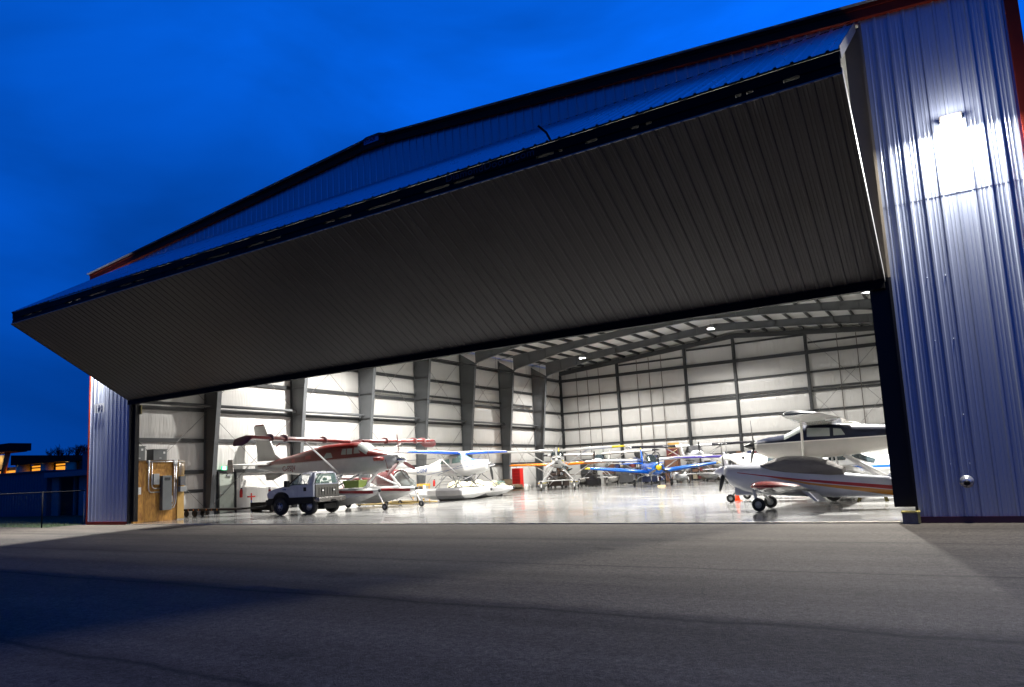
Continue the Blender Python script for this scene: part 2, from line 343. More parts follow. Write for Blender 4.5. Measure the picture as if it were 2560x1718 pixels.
def quilt_wall(name, fn, us, zs_fn):
    b = MB(); rows = []
    for u in us:
        top = zs_fn(u); zs = []
        rr = [0.0]+[z for z in ROWS if z < top-.2]; rr.append(top)
        NS = 7
        full = []
        base = [0.0]+ROWS+[99]
        for a, c in zip(base, base[1:]):
            for k in range(NS):
                z = a+(min(c, max(top, a+.01))-a)*k/NS; full.append((min(z, top), a, min(c, top)))
        full.append((top, top-1, top))
        rows.append([fn(u, z, (.13*(1-(2*((z-a)/(c-a))-1)**4) if c-a > .3 else 0)) for z, a, c in full])
    b.loft(rows, closed=False); return b.build(name, QM, hg)
yrange = [.1+i*(L-.2)/120 for i in range(121)]
def seam(u, pitch): return .55+.45*abs(sin(pi*u/pitch))**.3
quilt_wall('insulation_wall', lambda u, z, p: (.04+p*seam(u, 2.03), u, z), yrange, lambda u: 11.75)
quilt_wall('insulation_wall', lambda u, z, p: (W-.04-p*seam(u, 2.03), u, z), yrange, lambda u: 11.75)
xr = [.1+i*(W-.2)/90 for i in range(91)]
quilt_wall('insulation_wall', lambda u, z, p: (u, L-.04-p*seam(u, 1.83), z), xr, lambda u: roofz(u)-.06)
# front wall inner liner (seen only from the side)
MB().box(.05, DX0-.02, .03, .08, 0, 11.8).box(DX1+.02, W-.05, .03, .08, 0, 11.8).box(DX0, DX1, .03, .08, H+.02, H+.1).build('liner_panel', QM, hg)
# ceiling sheets
CE = .09
cei = P('white_ceiling_vinyl', (.50, .50, .48), .5, 0, .06, 1, .3, 1.5)
MB().add([(0, .05, EAVE-CE), (W/2, .05, RIDGE-CE), (W/2, L+.1, RIDGE-CE), (0, L+.1, EAVE-CE)], [(0, 1, 2, 3)]).add([(W/2, .05, RIDGE-CE), (W, .05, EAVE-CE), (W, L+.1, EAVE-CE), (W/2, L+.1, RIDGE-CE)], [(0, 1, 2, 3)]).build('ceiling', cei, hg)
# purlins
x = 1.4
while x < W-1:
    if abs(x-W/2) > .3:
        z = roofz(x)-CE
        MB().box(x-.012, x+.012, .1, L-.1, z-.24, z-.012).box(x-.10, x+.012, .1, L-.1, z-.255, z-.24).build('purlin', steel_dark, hg)
    x += 1.53
# rigid frames
FY = [6.16+6.0765*k for k in range(7)]
PURL = .345
def rt(x): return roofz(x)-PURL
INX = 1.79
def frame(y):
    for sgn in (0, 1):
        X = (lambda v: v) if sgn == 0 else (lambda v: W-v)
        b = MB(); zt = 10.6
        t = .012
        def quad(p4, t=.012):   # web plate in plane y
            b.hexa([(p[0], y-t, p[1]) for p in p4]+[(p[0], y+t, p[1]) for p in p4]) if False else b.add([(p[0], y-t, p[1]) for p in p4]+[(p[0], y+t, p[1]) for p in p4], [(0, 1, 2, 3), (7, 6, 5, 4), (0, 4, 5, 1), (1, 5, 6, 2), (2, 6, 7, 3), (3, 7, 4, 0)])
        quad([(X(.24), .02), (X(.70), .02), (X(INX), zt), (X(.24), 11.55)])
        fw = .13
        b.hexa([(X(.70), y-fw, .02), (X(.725), y-fw, .02), (X(.725), y+fw, .02), (X(.70), y+fw, .02), (X(INX), y-fw, zt), (X(INX+.025), y-fw, zt), (X(INX+.025), y+fw, zt), (X(INX), y+fw, zt)])
        b.box(min(X(.215), X(.24)), max(X(.215), X(.24)), y-fw, y+fw, .02, 11.6)
        b.box(min(X(.2), X(.75)), max(X(.2), X(.75)), y-.16, y+.16, .0, .03)
        for zs in (2.3, 3.98, 5.64, 7.32, 8.98, 10.5):
            xi = .70+(INX-.70)*zs/zt
            b.box(min(X(.245), X(xi-.01)), max(X(.245), X(xi-.01)), y-.1, y-.014, zs-.012, zs)
        b.build('column', steel, hg)
        # rafter half: bottom line
        b = MB(); BL = [(.24, 10.42), (INX, 10.62), (6.8, 11.62), (9.2, 11.92), (13.5, 12.3), (W/2, 12.62)]
        for (xa, za), (xb, zb) in zip(BL[1:], BL[2:]):
            quad([(X(xa), za), (X(xb), zb), (X(xb), rt(xb)), (X(xa), rt(xa))])
            b.hexa([(X(xa), y-fw, za-.025), (X(xb), y-fw, zb-.025), (X(xb), y+fw, zb-.025), (X(xa), y+fw, za-.025), (X(xa), y-fw, za), (X(xb), y-fw, zb), (X(xb), y+fw, zb), (X(xa), y+fw, za)])
            # stiffener
            b.box(min(X(xb), X(xb-.02)), max(X(xb), X(xb-.02)), y-.11, y-.014, zb+.01, rt(xb-.01)-.01)
            n = int((xb-xa)//2.2)
            for k in range(1, n+1):
                xx = xa+(xb-xa)*k/(n+1); zz = za+(zb-za)*k/(n+1)
                b.box(min(X(xx), X(xx+.015)), max(X(xx), X(xx+.015)), y-.09, y-.014, zz+.01, rt(xx)-.01)
        b.hexa([(X(.24), y-fw, rt(.24)), (X(W/2), y-fw, rt(W/2)), (X(W/2), y+fw, rt(W/2)), (X(.24), y+fw, rt(.24)), (X(.24), y-fw, rt(.24)+.025), (X(W/2), y-fw, rt(W/2)+.025), (X(W/2), y+fw, rt(W/2)+.025), (X(.24), y+fw, rt(.24)+.025)])
        b.tube((X(INX-.35), y-.05, 10.2), (X(INX+.75), y-.4 if False else y-.05, 10.95), .03, n=6)
        b.build('rafter', steel, hg)
for y in FY: frame(y)
# back end frame
b = MB()
for s_ in (0, 1):
    xa, xb = (0.2, W/2) if s_ == 0 else (W/2, W-.2)
    za, zb = rt(xa), rt(xb)
    b.hexa([(xa, L-.5, za-.42), (xb, L-.5, zb-.42), (xb, L-.25, zb-.42), (xa, L-.25, za-.42), (xa, L-.5, za), (xb, L-.5, zb), (xb, L-.25, zb), (xa, L-.25, za)])
b.build('end_rafter', steel_dark, hg)
for x in (.22, 6.65, 13.59, 18.2, 24.4, 30.6, W-.3):
    b = MB(); t = roofz(x)-.75
    b.box(x-.12, x+.12, L-.50, L-.485, 0, t).box(x-.12, x+.12, L-.26, L-.245, 0, t).box(x-.012, x+.012, L-.485, L-.26, 0, t)
    b.build('end_column', steel_dark, hg)
def girt_x(x0, x1, z, mt=steel_dark, d=.24):
    MB().box(x0, x1, L-.245, L-.225, z-.085, z+.085).box(x0, x1, L-.225, L-.09, z+.07, z+.085).box(x0, x1, L-.225, L-.09, z-.085, z-.07).build('girt', mt, hg)
for z in ROWS: girt_x(.3, W-.3, z)
girt_x(6.8, 13.45, 11.65); girt_x(13.75, 18.05, 12.26); girt_x(18.35, 24.25, 12.3); girt_x(24.55, 30.4, 11.56); girt_x(13.75, 24.2, 7.62); girt_x(24.6, W-.3, 7.6); 
MB().box(.3, W-.3, L-.75, L-.70, 10.5, 10.8).build('service_beam', P('black_beam', (.02, .022, .024), .4), hg)
for x in (2.05, 3.3, 4.55, 8.7, 9.95, 11.2, 26.9, 28.4, 32.4, 34):
    MB().box(x-.03, x+.03, L-.272, L-.25, 0, roofz(x)-.8).build('strap', P('brown_strap', (.09, .075, .065), .6), hg)
for z in ROWS:
    MB().box(.215, .235, .2, L-.5, z-.10, z+.10).box(.06, .215, .2, L-.5, z+.085, z+.10).box(.06, .215, .2, L-.5, z-.10, z-.085).build('girt', steel_dark, hg)
    MB().box(W-.235, W-.215, .2, L-.5, z-.10, z+.10).build('girt', steel_dark, hg)
MB().box(.215, .235, .2, 6.0, 1.2, 1.38).build('girt', steel_dark, hg)
MB().tube((.55, .3, 5.86), (.55, FY[-1], 5.86), .085, n=10).build('pipe', steel, hg)
MB().box(.25, .33, FY[2], FY[-1]-.5, 7.62, 7.78).build('girt', steel_dark, hg)
b = MB(); ps = [(1.95, FY[2]+.2+i*1.2, 10.35) for i in range(24)]
b.path(ps, .04, 6)
for i in range(12): b.tube((1.95, FY[2]+2+i*2.6, 10.35), (1.95, FY[2]+2+i*2.6, 11.6), .012, n=5)
b.build('sprinkler_pipe', postblack, hg)
ys = [0.3]+FY+[L-.4]
for ya, yb in zip(ys, ys[1:]):
    for z0, z1 in ((6.0, 11.0), (.3, 5.5)):
        for za, zb in ((z0, z1), (z1, z0)):
            MB().tube((.42, ya+.1, za), (.42, yb-.1, zb), .014, n=5).build('brace_rod', rod, hg)
for za, zb in ((12.0, 5.2), (5.2, 11.3), (7.0, .3), (.3, 7.0)):
    MB().tube((24.6, L-.6, za), (30.5, L-.6, zb), .016, n=5).build('brace_rod', rod, hg)
for za, zb in ((10.5, 5.2), (5.2, 10.8)):
    MB().tube((30.7, L-.6, za), (36, L-.6, zb), .016, n=5).build('brace_rod', rod, hg)
# door jambs: shade painted black on the lower half, lit brown above
jb = P('jamb_lit_brown', (.20, .17, .13), .5, .1, .15, 1)
MB().box(33.45, 33.86, .06, .36, .33, DZ+.08).build('door_post', postblack, hg)
MB().box(33.5, 33.86, .10, .40, DZ+.09, H-.05).build('door_post', jb, hg)
MB().box(33.862, DX1+.016, -.03, .36, 0.12, DZ+.05).build('door_jamb', postblack, hg)
MB().box(33.862, DX1+.016, -.03, .36, DZ+.055, H).build('door_jamb', jb, hg)
MB().box(DX0+.02, DX0+.28, .10, .3, .1, DZ+.1).box(DX0-.0, DX0+.1, -.04, .1, 0, DZ+.1).build('door_post', postblack, hg)
MB().box(DX0+.12, DX0+.4, .3, .34, 4.9, 5.3).build('cable_bracket', P('ochre_bracket', (.30, .24, .07), .5), hg)

# --- bifold door
dr = bpy.data.objects.new('bifold_door', None); COL.objects.link(dr); dr.parent = hg
XA, XB = DX0-.02, 33.78
YF = -5.0
HN = Vector((0, -.12, H-.03)); F1 = Vector((0, YF, 8.80)); F2 = Vector((0, YF, 8.33)); BT = Vector((0, -.02, DZ))
def P3(v): return lambda x: (x, v.y, v.z)
n1 = Vector((0, F1.z-HN.z, HN.y-F1.y)).normalized(); n1 = Vector((0, -abs(n1.y), abs(n1.z)))
n2 = Vector((0, -(F2.z-BT.z), (F2.y-BT.y))).normalized(); n2 = Vector((0, -abs(n2.y), -abs(n2.z)))
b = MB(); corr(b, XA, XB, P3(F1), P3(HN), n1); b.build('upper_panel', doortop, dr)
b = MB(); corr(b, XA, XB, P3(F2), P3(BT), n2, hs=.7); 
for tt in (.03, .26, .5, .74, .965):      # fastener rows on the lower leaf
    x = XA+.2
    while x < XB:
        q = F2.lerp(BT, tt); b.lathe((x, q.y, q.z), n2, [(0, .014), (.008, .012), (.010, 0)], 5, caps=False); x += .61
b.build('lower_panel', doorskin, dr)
blk = P('black_door_frame', (.004, .004, .004), .6, 0, .1, spec=.1)
def slab(p, q, n, t0, t1, x0, x1):
    b = MB(); c = [p+n*t0, q+n*t0, q+n*t1, p+n*t1]
    return b.hexa([(x0, c[0].y, c[0].z), (x1, c[0].y, c[0].z), (x1, c[1].y, c[1].z), (x0, c[1].y, c[1].z), (x0, c[3].y, c[3].z), (x1, c[3].y, c[3].z), (x1, c[2].y, c[2].z), (x0, c[2].y, c[2].z)])
slab(F1+(HN-F1)*.01, HN+(F1-HN)*.01, n1, -.04, -.02, XA+.01, XB-.01).build('upper_liner', P('door_liner', (.1, .1, .105), .6), dr)
slab(F2+(BT-F2)*.01, BT+(F2-BT)*.01, n2, -.04, -.02, XA+.01, XB-.01).build('lower_liner', P('door_liner', (.1, .1, .105), .6), dr)
# fold: black truss chords with slots between posts
b = MB(); b.box(XA, XB, YF+.03, YF+.18, 8.55, 8.77); b.box(XA, XB, YF+.03, YF+.20, 8.335, 8.485)
x = XA; k = 0
while x < XB:
    w_ = (.75, .12, 1.7, .1, .55)[k % 5]; g_ = (.8, .62, .45, .5, 1.15)[k % 5]*(1 if x < 27.5 else .25)
    b.box(x, min(x+w_, XB), YF+.05, YF+.16, 8.48, 8.56); x += w_+g_; k += 1
b.build('fold_truss', blk, dr)
MB().box(XA, XB, YF-.012, YF+.028, 8.315, 8.345).build('fold_flashing', P('grey_flashing', (.16, .16, .18), .4, .3), dr)
b = MB(); b.box(XA, XB, -.10, .06, DZ-.19, DZ+.0); b.build('bottom_seal', blk, dr)
MB().box(XA, XB, .065, .16, DZ-.1, DZ+.12).build('bottom_rail', P('bottom_rail', (.12, .11, .1), .4, .3), dr)
MB().box(XA, XB, -.16, -.125, H-.10, H-.03).build('hinge_bar', blk, dr)
wht = P('white_edge_trim', (.13, .13, .13), .55, 0, .1)
slab(F1, HN, n1, -.18, .04, XB+.002, XB+.02).build('side_trim', wht, dr)
slab(F2, BT, n2, -.16, .04, XB+.002, XB+.02).build('side_trim', wht, dr)
slab(F2, BT, n2, -.16, .02, XA-.02, XA-.002).build('side_trim', postblack, dr)
slab(F1, HN, n1, -.16, .02, XA-.02, XA-.002).build('side_trim', postblack, dr)
for i in range(8):    # inner truss struts of the door, between the two leaves
    x = XA+1.5+i*(XB-XA-3)/7
    MB().box(x-.05, x+.05, -4.6, -.4, 8.6, 8.7).build('door_rib', blk, dr)
b = MB().path([(27.9, YF-.02, 8.78), (27.85, YF-.12, 8.95), (27.72, YF-.25, 9.10)], .028, 6); b.build('latch_arm', blk, dr)
text_mesh('door_lettering', 'DiamondDoors.com', .25, P('grey_ink', (.045, .045, .06), .5, 0, 0), dr, (24.95, YF+.022, 8.60), (1, 0, 0), (0, 0, 1), extrude=.003, xs=1.12, spacing=1.08)
# ------------------------------------------------------------------ lamps
IW = 3150.0
def disk_light(name, loc, power, size, col, parent=None, rot=(0, 0, 0), spread=180):
    l = bpy.data.lights.new(name, 'AREA'); l.shape = 'DISK'; l.size = size; l.energy = power; l.color = col; l.spread = radians(spread)
    o = bpy.data.objects.new(name, l); COL.objects.link(o); o.location = loc; o.rotation_euler = rot; o.parent = parent; return o
shade = P('lamp_reflector', (.25, .25, .25), .35, .5, 0)
bulbm = P('lamp_glow', (1, .96, .88), .5, 0, 0, emit=9)
def bay_light(x, y, label, power=IW):
    z = roofz(x)-1.0
    t = thing('high_bay_light', label, 'ceiling light', (x, y, z), 0, 'high bay lights under the hangar roof')
    MB().lathe((0, 0, 0), (0, 0, 1), [(0, .27), (.2, .235), (.28, .20), (.32, .08), (.40, .08), (.42, .0)], 16, caps=False).build('reflector', shade, t)
    MB().tube((0, 0, .42), (0, 0, .75), .01, n=5).build('hook', rod, t)
    MB().lathe((0, 0, .22), (0, 0, 1), [(0, .0), (.001, .20), (.003, .2), (.004, .0)], 16).build('lens', bulbm, t)
    disk_light('lamp', (0, 0, .145), power, .38, (1, .965, .91), t)
LX = (6.5, 18.4, 31.0)
for iy, y in enumerate((13.4, 21.5, 30.5, 41.0)):
    for ix, x in enumerate(LX):
        near = ('left', 'middle', 'right')[ix]
        far = ('row nearest the door', 'second row from the door', 'third row from the door', 'row nearest the back wall')[iy]
        pw = IW*((1.0, .72, .95)[ix])*((2.1, .85, .62, .72)[iy])*((1.4, 2.3, .6)[ix] if iy == 3 else 1)*(.6 if (iy == 2 and ix == 2) else 1)*(1.3 if (iy == 3 and ix < 2) else 1)*(1.12 if (iy == 0 and ix == 0) else 1)*(1.75 if (ix == 2 and iy == 0) else 1)
        bay_light(x, y, 'round metal ceiling light, %s, %s' % (far, near), pw)
# wall packs either side of the door
def wall_lamp(x, z, label, power, tilt):
    t = thing('wall_lamp', label, 'wall lamp', (x, 0, z), 0, 'wall lamps beside the hangar door')
    MB().box(-.22, .22, -.24, -.036, .0, .11).build('housing', P('lamp_housing', (.08, .07, .06), .5, .2), t, bevel=.015)
    MB().box(-.18, .18, -.30, -.08, -.07, -.002).build('lens', P('lamp_lens', (1, .97, .9), .5, 0, 0, emit=60), t)
    pl_ = bpy.data.lights.new('lens_glow', 'POINT'); pl_.energy = power*.035; pl_.color = (1, .97, .92); pl_.shadow_soft_size = .08; po = bpy.data.objects.new('lens_glow', pl_); COL.objects.link(po); po.parent = t; po.location = (0, -.42, .02)
    disk_light('lamp', (0, -.24, -.08), power, .40, (1, .97, .90), t, rot=(radians(-tilt), 0, 0))
wall_lamp(35.46, 8.88, 'bright glaring wall lamp high on the wall right of the hangar door', 1750, 26)
wall_lamp(1.25, 8.88, 'wall lamp on the left wall strip hidden behind the raised door', 4600, 42)
# ------------------------------------------------------------------ aircraft kit
WHITE = (.53, .53, .52)
paintw = P('white_paint', WHITE, .22, 0, .05, 2, coat=.5)
glass_d = P('tinted_glass', (.02, .03, .035), .05, 0, 0, spec=.8)
glass_c = P('bright_view_glass', (.30, .33, .32), .06, 0, 0, spec=.8, alpha=.85)  # pale near-opaque colour; the bright view through the glass is painted in
glass_g = P('green_glass', (.16, .26, .24), .06, 0, 0, spec=.8, alpha=.75)
chrome = P('polished_metal', (.62, .63, .65), .14, .9, 0)
tyrem = P('tyre_rubber', (.018, .018, .018), .75, 0, .15, 8)
rimm = P('wheel_rim', (.45, .45, .44), .4, .3, .1)
bladeblk = P('black_blade', (.02, .02, .022), .4, 0, .1)
floatgrey = P('bare_aluminium', (.48, .48, .48), .35, .5, .12, 3)
strutm = P('strut_paint', (.62, .62, .62), .35, 0, .08)
strutd = P('dark_strut', (.20, .205, .21), .4, .2, .08)
nred = (.115, .006, .005)

def crs(p0, p1, p2, p3, t): return .5*((2*p1)+(-p0+p2)*t+(2*p0-5*p1+4*p2-p3)*t*t+(-p0+3*p1-3*p2+p3)*t**3)
class Fus:
    """station = (x, zbottom, ztop, halfwidth, exponent)"""
    def __init__(s, st): s.st = sorted([tuple(q)+(2.5,)*(5-len(q)) for q in st])
    def at(s, x):
        st = s.st; x = max(st[0][0], min(st[-1][0], x)); i = 0
        while i < len(st)-2 and x > st[i+1][0]: i += 1
        a, b = st[i], st[i+1]; t = (x-a[0])/(b[0]-a[0]+1e-9); p = st[i-1] if i > 0 else a; q = st[i+2] if i+2 < len(st) else b
        r = []
        for k in range(1, 5):
            lin = a[k]+(b[k]-a[k])*t; sm = crs(p[k], a[k], b[k], q[k], t); r.append(.45*lin+.55*sm)
        return r
    def ring(s, x, n=30, off=0., a0=0., a1=2*pi, full=True):
        zb, zt, hw, ex = s.at(x); zc = (zb+zt)/2; hh = (zt-zb)/2+off; hw += off; out = []
        m = n if full else n+1
        for i in range(m):
            a = a0+(a1-a0)*i/n; c, q = cos(a), sin(a)
            out.append((x, hw*math.copysign(abs(q)**(2/ex), q), zc+hh*math.copysign(abs(c)**(2/ex), c)))
        return out
    def side_y(s, x, z):
        zb, zt, hw, ex = s.at(x); hh = (zt-zb)/2; u = min(1, abs((z-(zb+zt)/2)/hh)); return hw*max(0, 1-u**ex)**(1/ex)
    def body(s, name, mat, parent, nx=44):
        x0, x1 = s.st[0][0], s.st[-1][0]; xs = sorted(set([x0+(x1-x0)*i/nx for i in range(nx+1)]+[q[0] for q in s.st]))
        xs = [x for i, x in enumerate(xs) if i == 0 or x-xs[i-1] > .012]
        return MB().loft([s.ring(x) for x in xs]).build(name, mat, parent)
    def patch(s, c4, side, name, mat, parent, off=.01, nu=5, nv=4):
        rows = []
        for i in range(nu+1):
            u = i/nu; r = []
            for j in range(nv+1):
                v = j/nv
                x = (c4[0][0]*(1-u)+c4[1][0]*u)*(1-v)+(c4[3][0]*(1-u)+c4[2][0]*u)*v
                z = (c4[0][1]*(1-u)+c4[1][1]*u)*(1-v)+(c4[3][1]*(1-u)+c4[2][1]*u)*v
                r.append((x, side*(s.side_y(x, z)+off), z))
            rows.append(r)
        return MB().loft(rows, closed=False).build(name, mat, parent)
    def shell(s, x0, x1, a, name, mat, parent, off=.012, nx=8, slant=0., a_back=None):
        rows = []
        for i in range(nx+1):
            t = i/nx; x = x0+(x1-x0)*t; aa = a if a_back is None else a+(a_back-a)*t
            rows.append(s.ring(x, 16, off, -aa, aa, False))
        if slant:
            rows = [[(p[0]-slant*abs(p[1]), p[1], p[2]) for p in r] for r in rows]
        return MB().loft(rows, closed=False).build(name, mat, parent)

FOIL = [(1, .0), (.985, .004), (.85, .035), (.6, .075), (.35, .10), (.15, .088), (.05, .055), (0, 0), (.04, -.03), (.15, -.04), (.4, -.038), (.7, -.02), (.985, -.0015)]
def surf(mb, secs, vertical=False):
    """secs: (le_x, span position, height, chord, thickness factor); chord runs to -x"""
    rings = []
    for le, y, z, ch, tk in secs:
        if vertical: rings.append([(le-c*ch, z+(h if h > 0 else h*2.2)*ch*tk, y) for c, h in FOIL])
        else: rings.append([(le-c*ch, y, z+h*ch*tk) for c, h in FOIL])
    return mb.loft(rings)
def tipsecs(secs, drop=0.):
    le, y, z, ch, tk = secs[-1]; s = 1 if y > 0 else -1
    return secs+[(le-.04*ch, y+s*.10, z-drop*.3, ch*.92, tk*.8), (le-.14*ch, y+s*.2, z-drop*.7, ch*.76, tk*.5), (le-.3*ch, y+s*.26, z-drop, ch*.5, tk*.2)]
def wings(parent, mat, le, z0, half, chord, tipchord, dih, y0=.35, tk=1.25, tiple=None, drop=0., sides=(-1, 1)):
    out = []
    for s in sides:
        tl = le-(chord-tipchord)*.25 if tiple is None else tiple; zt = z0+dih
        secs = [(le, s*y0, z0, chord, tk), (le, s*half*.5, z0+dih*.5, chord if tiple is None else (chord+tipchord)/2, tk), (tl, s*(half-.25), zt, tipchord, tk)]
        if tiple is not None: secs[1] = ((le+tl)/2, s*(y0+half)/2, z0+dih*.5, (chord+tipchord)/2, tk)
        b = MB(); surf(b, tipsecs(secs, drop)); out.append(b.build('wing', mat, parent))
    return out
def fin(parent, mat, pts, th=.06, name='tail_fin'):
    """vertical surface from base (le_x, z, chord) to tip (le_x, z, chord)"""
    b = MB(); rings = []
    for le, z, ch, k in pts: rings.append([(le-c*ch, (h if h > 0 else h*1.9)*ch*.75*k, z) for c, h in FOIL])
    return b.loft(rings).build(name, mat, parent)
def stab(parent, mat, le, z, half, chord, tip, y0=.05):
    for s in (-1, 1):
        b = MB(); surf(b, tipsecs([(le, s*y0, z, chord, .8), (le-(chord-tip)*.7, s*(half-.15), z, tip, .7)])); b.build('tailplane', mat, parent)
def prop(parent, c, r, nb, ang0, bm=bladeblk, tip=None, sp=(.42, .17), spm=chrome, tilt=0, chord=.11):
    c = Vector(c)
    pr = bpy.data.objects.new('propeller', None); COL.objects.link(pr); pr.parent = parent
    for k in range(nb):
        a = ang0+2*pi*k/nb; d = Vector((0, cos(a), sin(a))); t = Vector((0, -sin(a), cos(a))); rings = []
        for f, w, tw in ((.08, .35, 1.0), (.2, .7, .85), (.4, 1.1, .55), (.65, 1.05, .4), (.85, .85, .3), (.97, .55, .25), (1, .2, .2)):
            p = c+d*(r*f); cw = chord*w; ax = t*cos(tw)+Vector((1, 0, 0))*sin(tw); nn = d.cross(ax)
            rings.append([p+ax*cw*.5, p+nn*.012, p-ax*cw*.5, p-nn*.012])
        b = MB().loft(rings, smooth=False); bl = b.build('blade', bm, pr)
        if tip:
            p0 = c+d*(r*.9); ax = t*cos(.28)+Vector((1, 0, 0))*sin(.28)
            MB().loft([[p0+ax*chord*.42, p0+d.cross(ax)*.016, p0-ax*chord*.42, p0-d.cross(ax)*.016], [c+d*(r*.975)+ax*chord*.33, c+d*(r*.975)+d.cross(ax)*.016, c+d*(r*.975)-ax*chord*.33, c+d*(r*.975)-d.cross(ax)*.016]], smooth=False).build('blade_tip', tip, pr)
    L_, R_ = sp
    MB().lathe(c+Vector((-.10, 0, 0)), (1, 0, 0), [(0, R_), (.08, R_), (.1+L_*.3, R_*.86), (.1+L_*.6, R_*.55), (.1+L_*.85, R_*.22), (.1+L_, .01)], 18).build('spinner', spm, pr)
def wheel(parent, c, r, w=.10, rim=rimm, name='wheel'):
    c = Vector(c); prof = [(-w/2, r*.52), (-w/2, r*.8), (-w*.38, r*.95), (-w*.15, r), (w*.15, r), (w*.38, r*.95), (w/2, r*.8), (w/2, r*.52)]
    t = MB().lathe(c, (0, 1, 0), prof, 22, caps=False).build(name, tyrem, parent)
    MB().lathe(c, (0, 1, 0), [(-w*.46, r*.0), (-w*.46, r*.25), (-w*.32, r*.3), (-w*.3, r*.54), (w*.3, r*.54), (w*.32, r*.3), (w*.46, r*.25), (w*.46, 0)], 16).build('rim', rim, t)
def leg(parent, pts, r, mat=strutm, name='gear_leg'):
    return MB().path(pts, r, 8).build(name, mat, parent)
def floatm(parent, y, x0, x1, zt, zk, hw, mat, nose=.55, stepx=None, rudder=True, bumper=bladeblk, wheels=None):
    """twin-float hull, V bottom with a step, bow rising to the deck"""
    L_ = x1-x0; stepx = x0+L_*.45 if stepx is None else stepx; rings = []
    D = zt-zk
    for f in (0, .04, .12, .25, .38, .449, .451, .55, .65, .75, .83, .90, .95, .985, 1.0):
        x = x0+L_*f
        if f < .45: k = zk+D*(.10+.45*((.45-f)/.45)**1.1); w = hw*(.35+.65*min(1, f/.38)**.7); top = zt-.12*D*(1-f/.45)
        else:
            g_ = max(0, (f-.60)/.40); k = zk+D*.72*g_**2.1; w = hw*(1-.78*g_**3.0); top = zt-D*.10*g_**1.5
        ch = k+(top-k)*.42*(1 if f < .9 else .8)
        w = max(w, .04)
        rings.append([(x, y-w*.72, top), (x, y-w, top-.16*(top-k)), (x, y-w*.99, ch), (x, y, k), (x, y+w*.99, ch), (x, y+w, top-.16*(top-k)), (x, y+w*.72, top), (x, y, top+.03)])
    f = MB().loft(rings, smooth=False).build('float', mat, parent)
    if bumper: MB().lathe((x1-.03, y, zt-D*.16), (1, 0, 0), [(0, .02), (0, .085), (.07, .09), (.12, .05), (.13, 0)], 10).build('bow_bumper', bumper, f)
    if rudder:
        MB().box(x0-.16, x0+.02, y-.015, y+.015, zt-D*.1-.35*D, zt+D*.28).build('water_rudder', mat if not isinstance(mat, list) else mat, f)
    if wheels:
        bx, r = wheels
        leg(f, [(x1-.12, y, zt-D*.2), (x1+bx*.6, y, r+.2), (x1+bx*.9, y, r+.08)], .035, strutm, 'nose_leg')
        wheel(f, (x1+bx, y-.0, r), r, .11, name='nose_wheel')
    return f
def st(parent, p, q, r=.03, mat=strutm, name='float_strut', flat=1.): return MB().tube(p, q, r, flat=flat).build(name, mat, parent)
def dup_thing(root, loc, rz, label):
    c = copy_tree(root); c.location = loc; c.rotation_euler = (0, 0, rz); c['label'] = label; return c

AC = 'aircraft parked in the hangar'
# ================= red and white turboprop on amphibious floats, x = world x
A = thing('floatplane', 'red and white floatplane with amphibious floats behind the white pickup', 'floatplane', (1.22, 9.13, 0), 0, AC)
A.scale = (.965, .965, .965)
F = Fus([(-.6, 2.46, 2.66, .05), (.3, 2.30, 2.76, .14, 2.3), (1.4, 2.16, 2.92, .25), (3.0, 1.98, 3.14, .42, 2.8), (4.6, 1.85, 3.40, .60, 3.2), (5.6, 1.81, 3.52, .66, 3.6), (7.6, 1.80, 3.55, .67, 3.6), (8.2, 1.81, 3.48, .66, 3.2), (8.75, 1.82, 3.12, .62, 3.0), (9.5, 1.92, 2.95, .50, 2.6), (10.1, 2.06, 2.82, .36, 2.3), (10.42, 2.2, 2.72, .24, 2)])
redw = banded('red_over_white', (.44, .44, .45), [(-.0145, 0, 1, 2.595, 9, -.35, 9.95, nred), (-.0145, 0, 1, 2.56, 2.575, .3, 10.2, (.1, .02, .02))], .3, .2)
F.body('fuselage', redw, A)
F.shell(8.14, 8.78, 1.15, 'windshield', glass_c, A, .012, 8)
for s in (-1, 1):
    for c4 in ([(5.68, 2.74), (6.42, 2.78), (6.3, 3.04), (5.95, 3.06)], [(7.05, 2.90), (7.4, 2.90), (7.4, 3.2), (7.1, 3.2)], [(7.46, 2.90), (7.84, 2.90), (7.83, 3.2), (7.46, 3.2)], [(7.95, 2.92), (8.4, 2.92), (8.1, 3.25), (7.95, 3.25)]):
        F.patch(c4, s, 'window', glass_c, A)
    for c4 in ([(4.2, 2.78), (4.7, 2.8), (4.68, 3.0), (4.22, 2.98)], [(2.95, 2.66), (3.25, 2.67), (3.22, 2.86), (2.97, 2.84)]):
        F.patch(c4, s, 'window', P('dull_red_cover', (.24, .03, .025), .5), A)
inkr = P('red_lettering', (.16, .008, .008), .4, 0, 0)
def side_text(F, txt, x, z, size, mat, parent, s=-1, xs=.8, bold=.006, tilt=0):
    o = text_mesh('lettering', txt, size, mat, parent, (0, 0, 0), (1, 0, 0), (0, 0, 1), xs=xs, bold=bold, extrude=.001)
    for v in o.data.vertices:
        px = x+(v.co.x if s < 0 else -v.co.x); pz = z+v.co.z+tilt*v.co.x; v.co = (px, s*(F.side_y(px, pz)+.022), pz)
    return o
side_text(F, 'C-FSJV', 2.1, 2.22, .40, inkr, A, -1, 1.08, .005, .01); side_text(F, 'C-FSJV', 3.5, 2.22, .38, inkr, A, 1, 1.02, .012)
wm = banded('red_edged_wing', (.60, .56, .56), [(1, 0, 0, 7.50, 99, -99, 99, nred), (0, 1, 0, 6.55, 99, -99, 99, (.12, .007, .012)), (0, 0, 1, 3.83, 9, -99, 99, nred)], .35, .1)
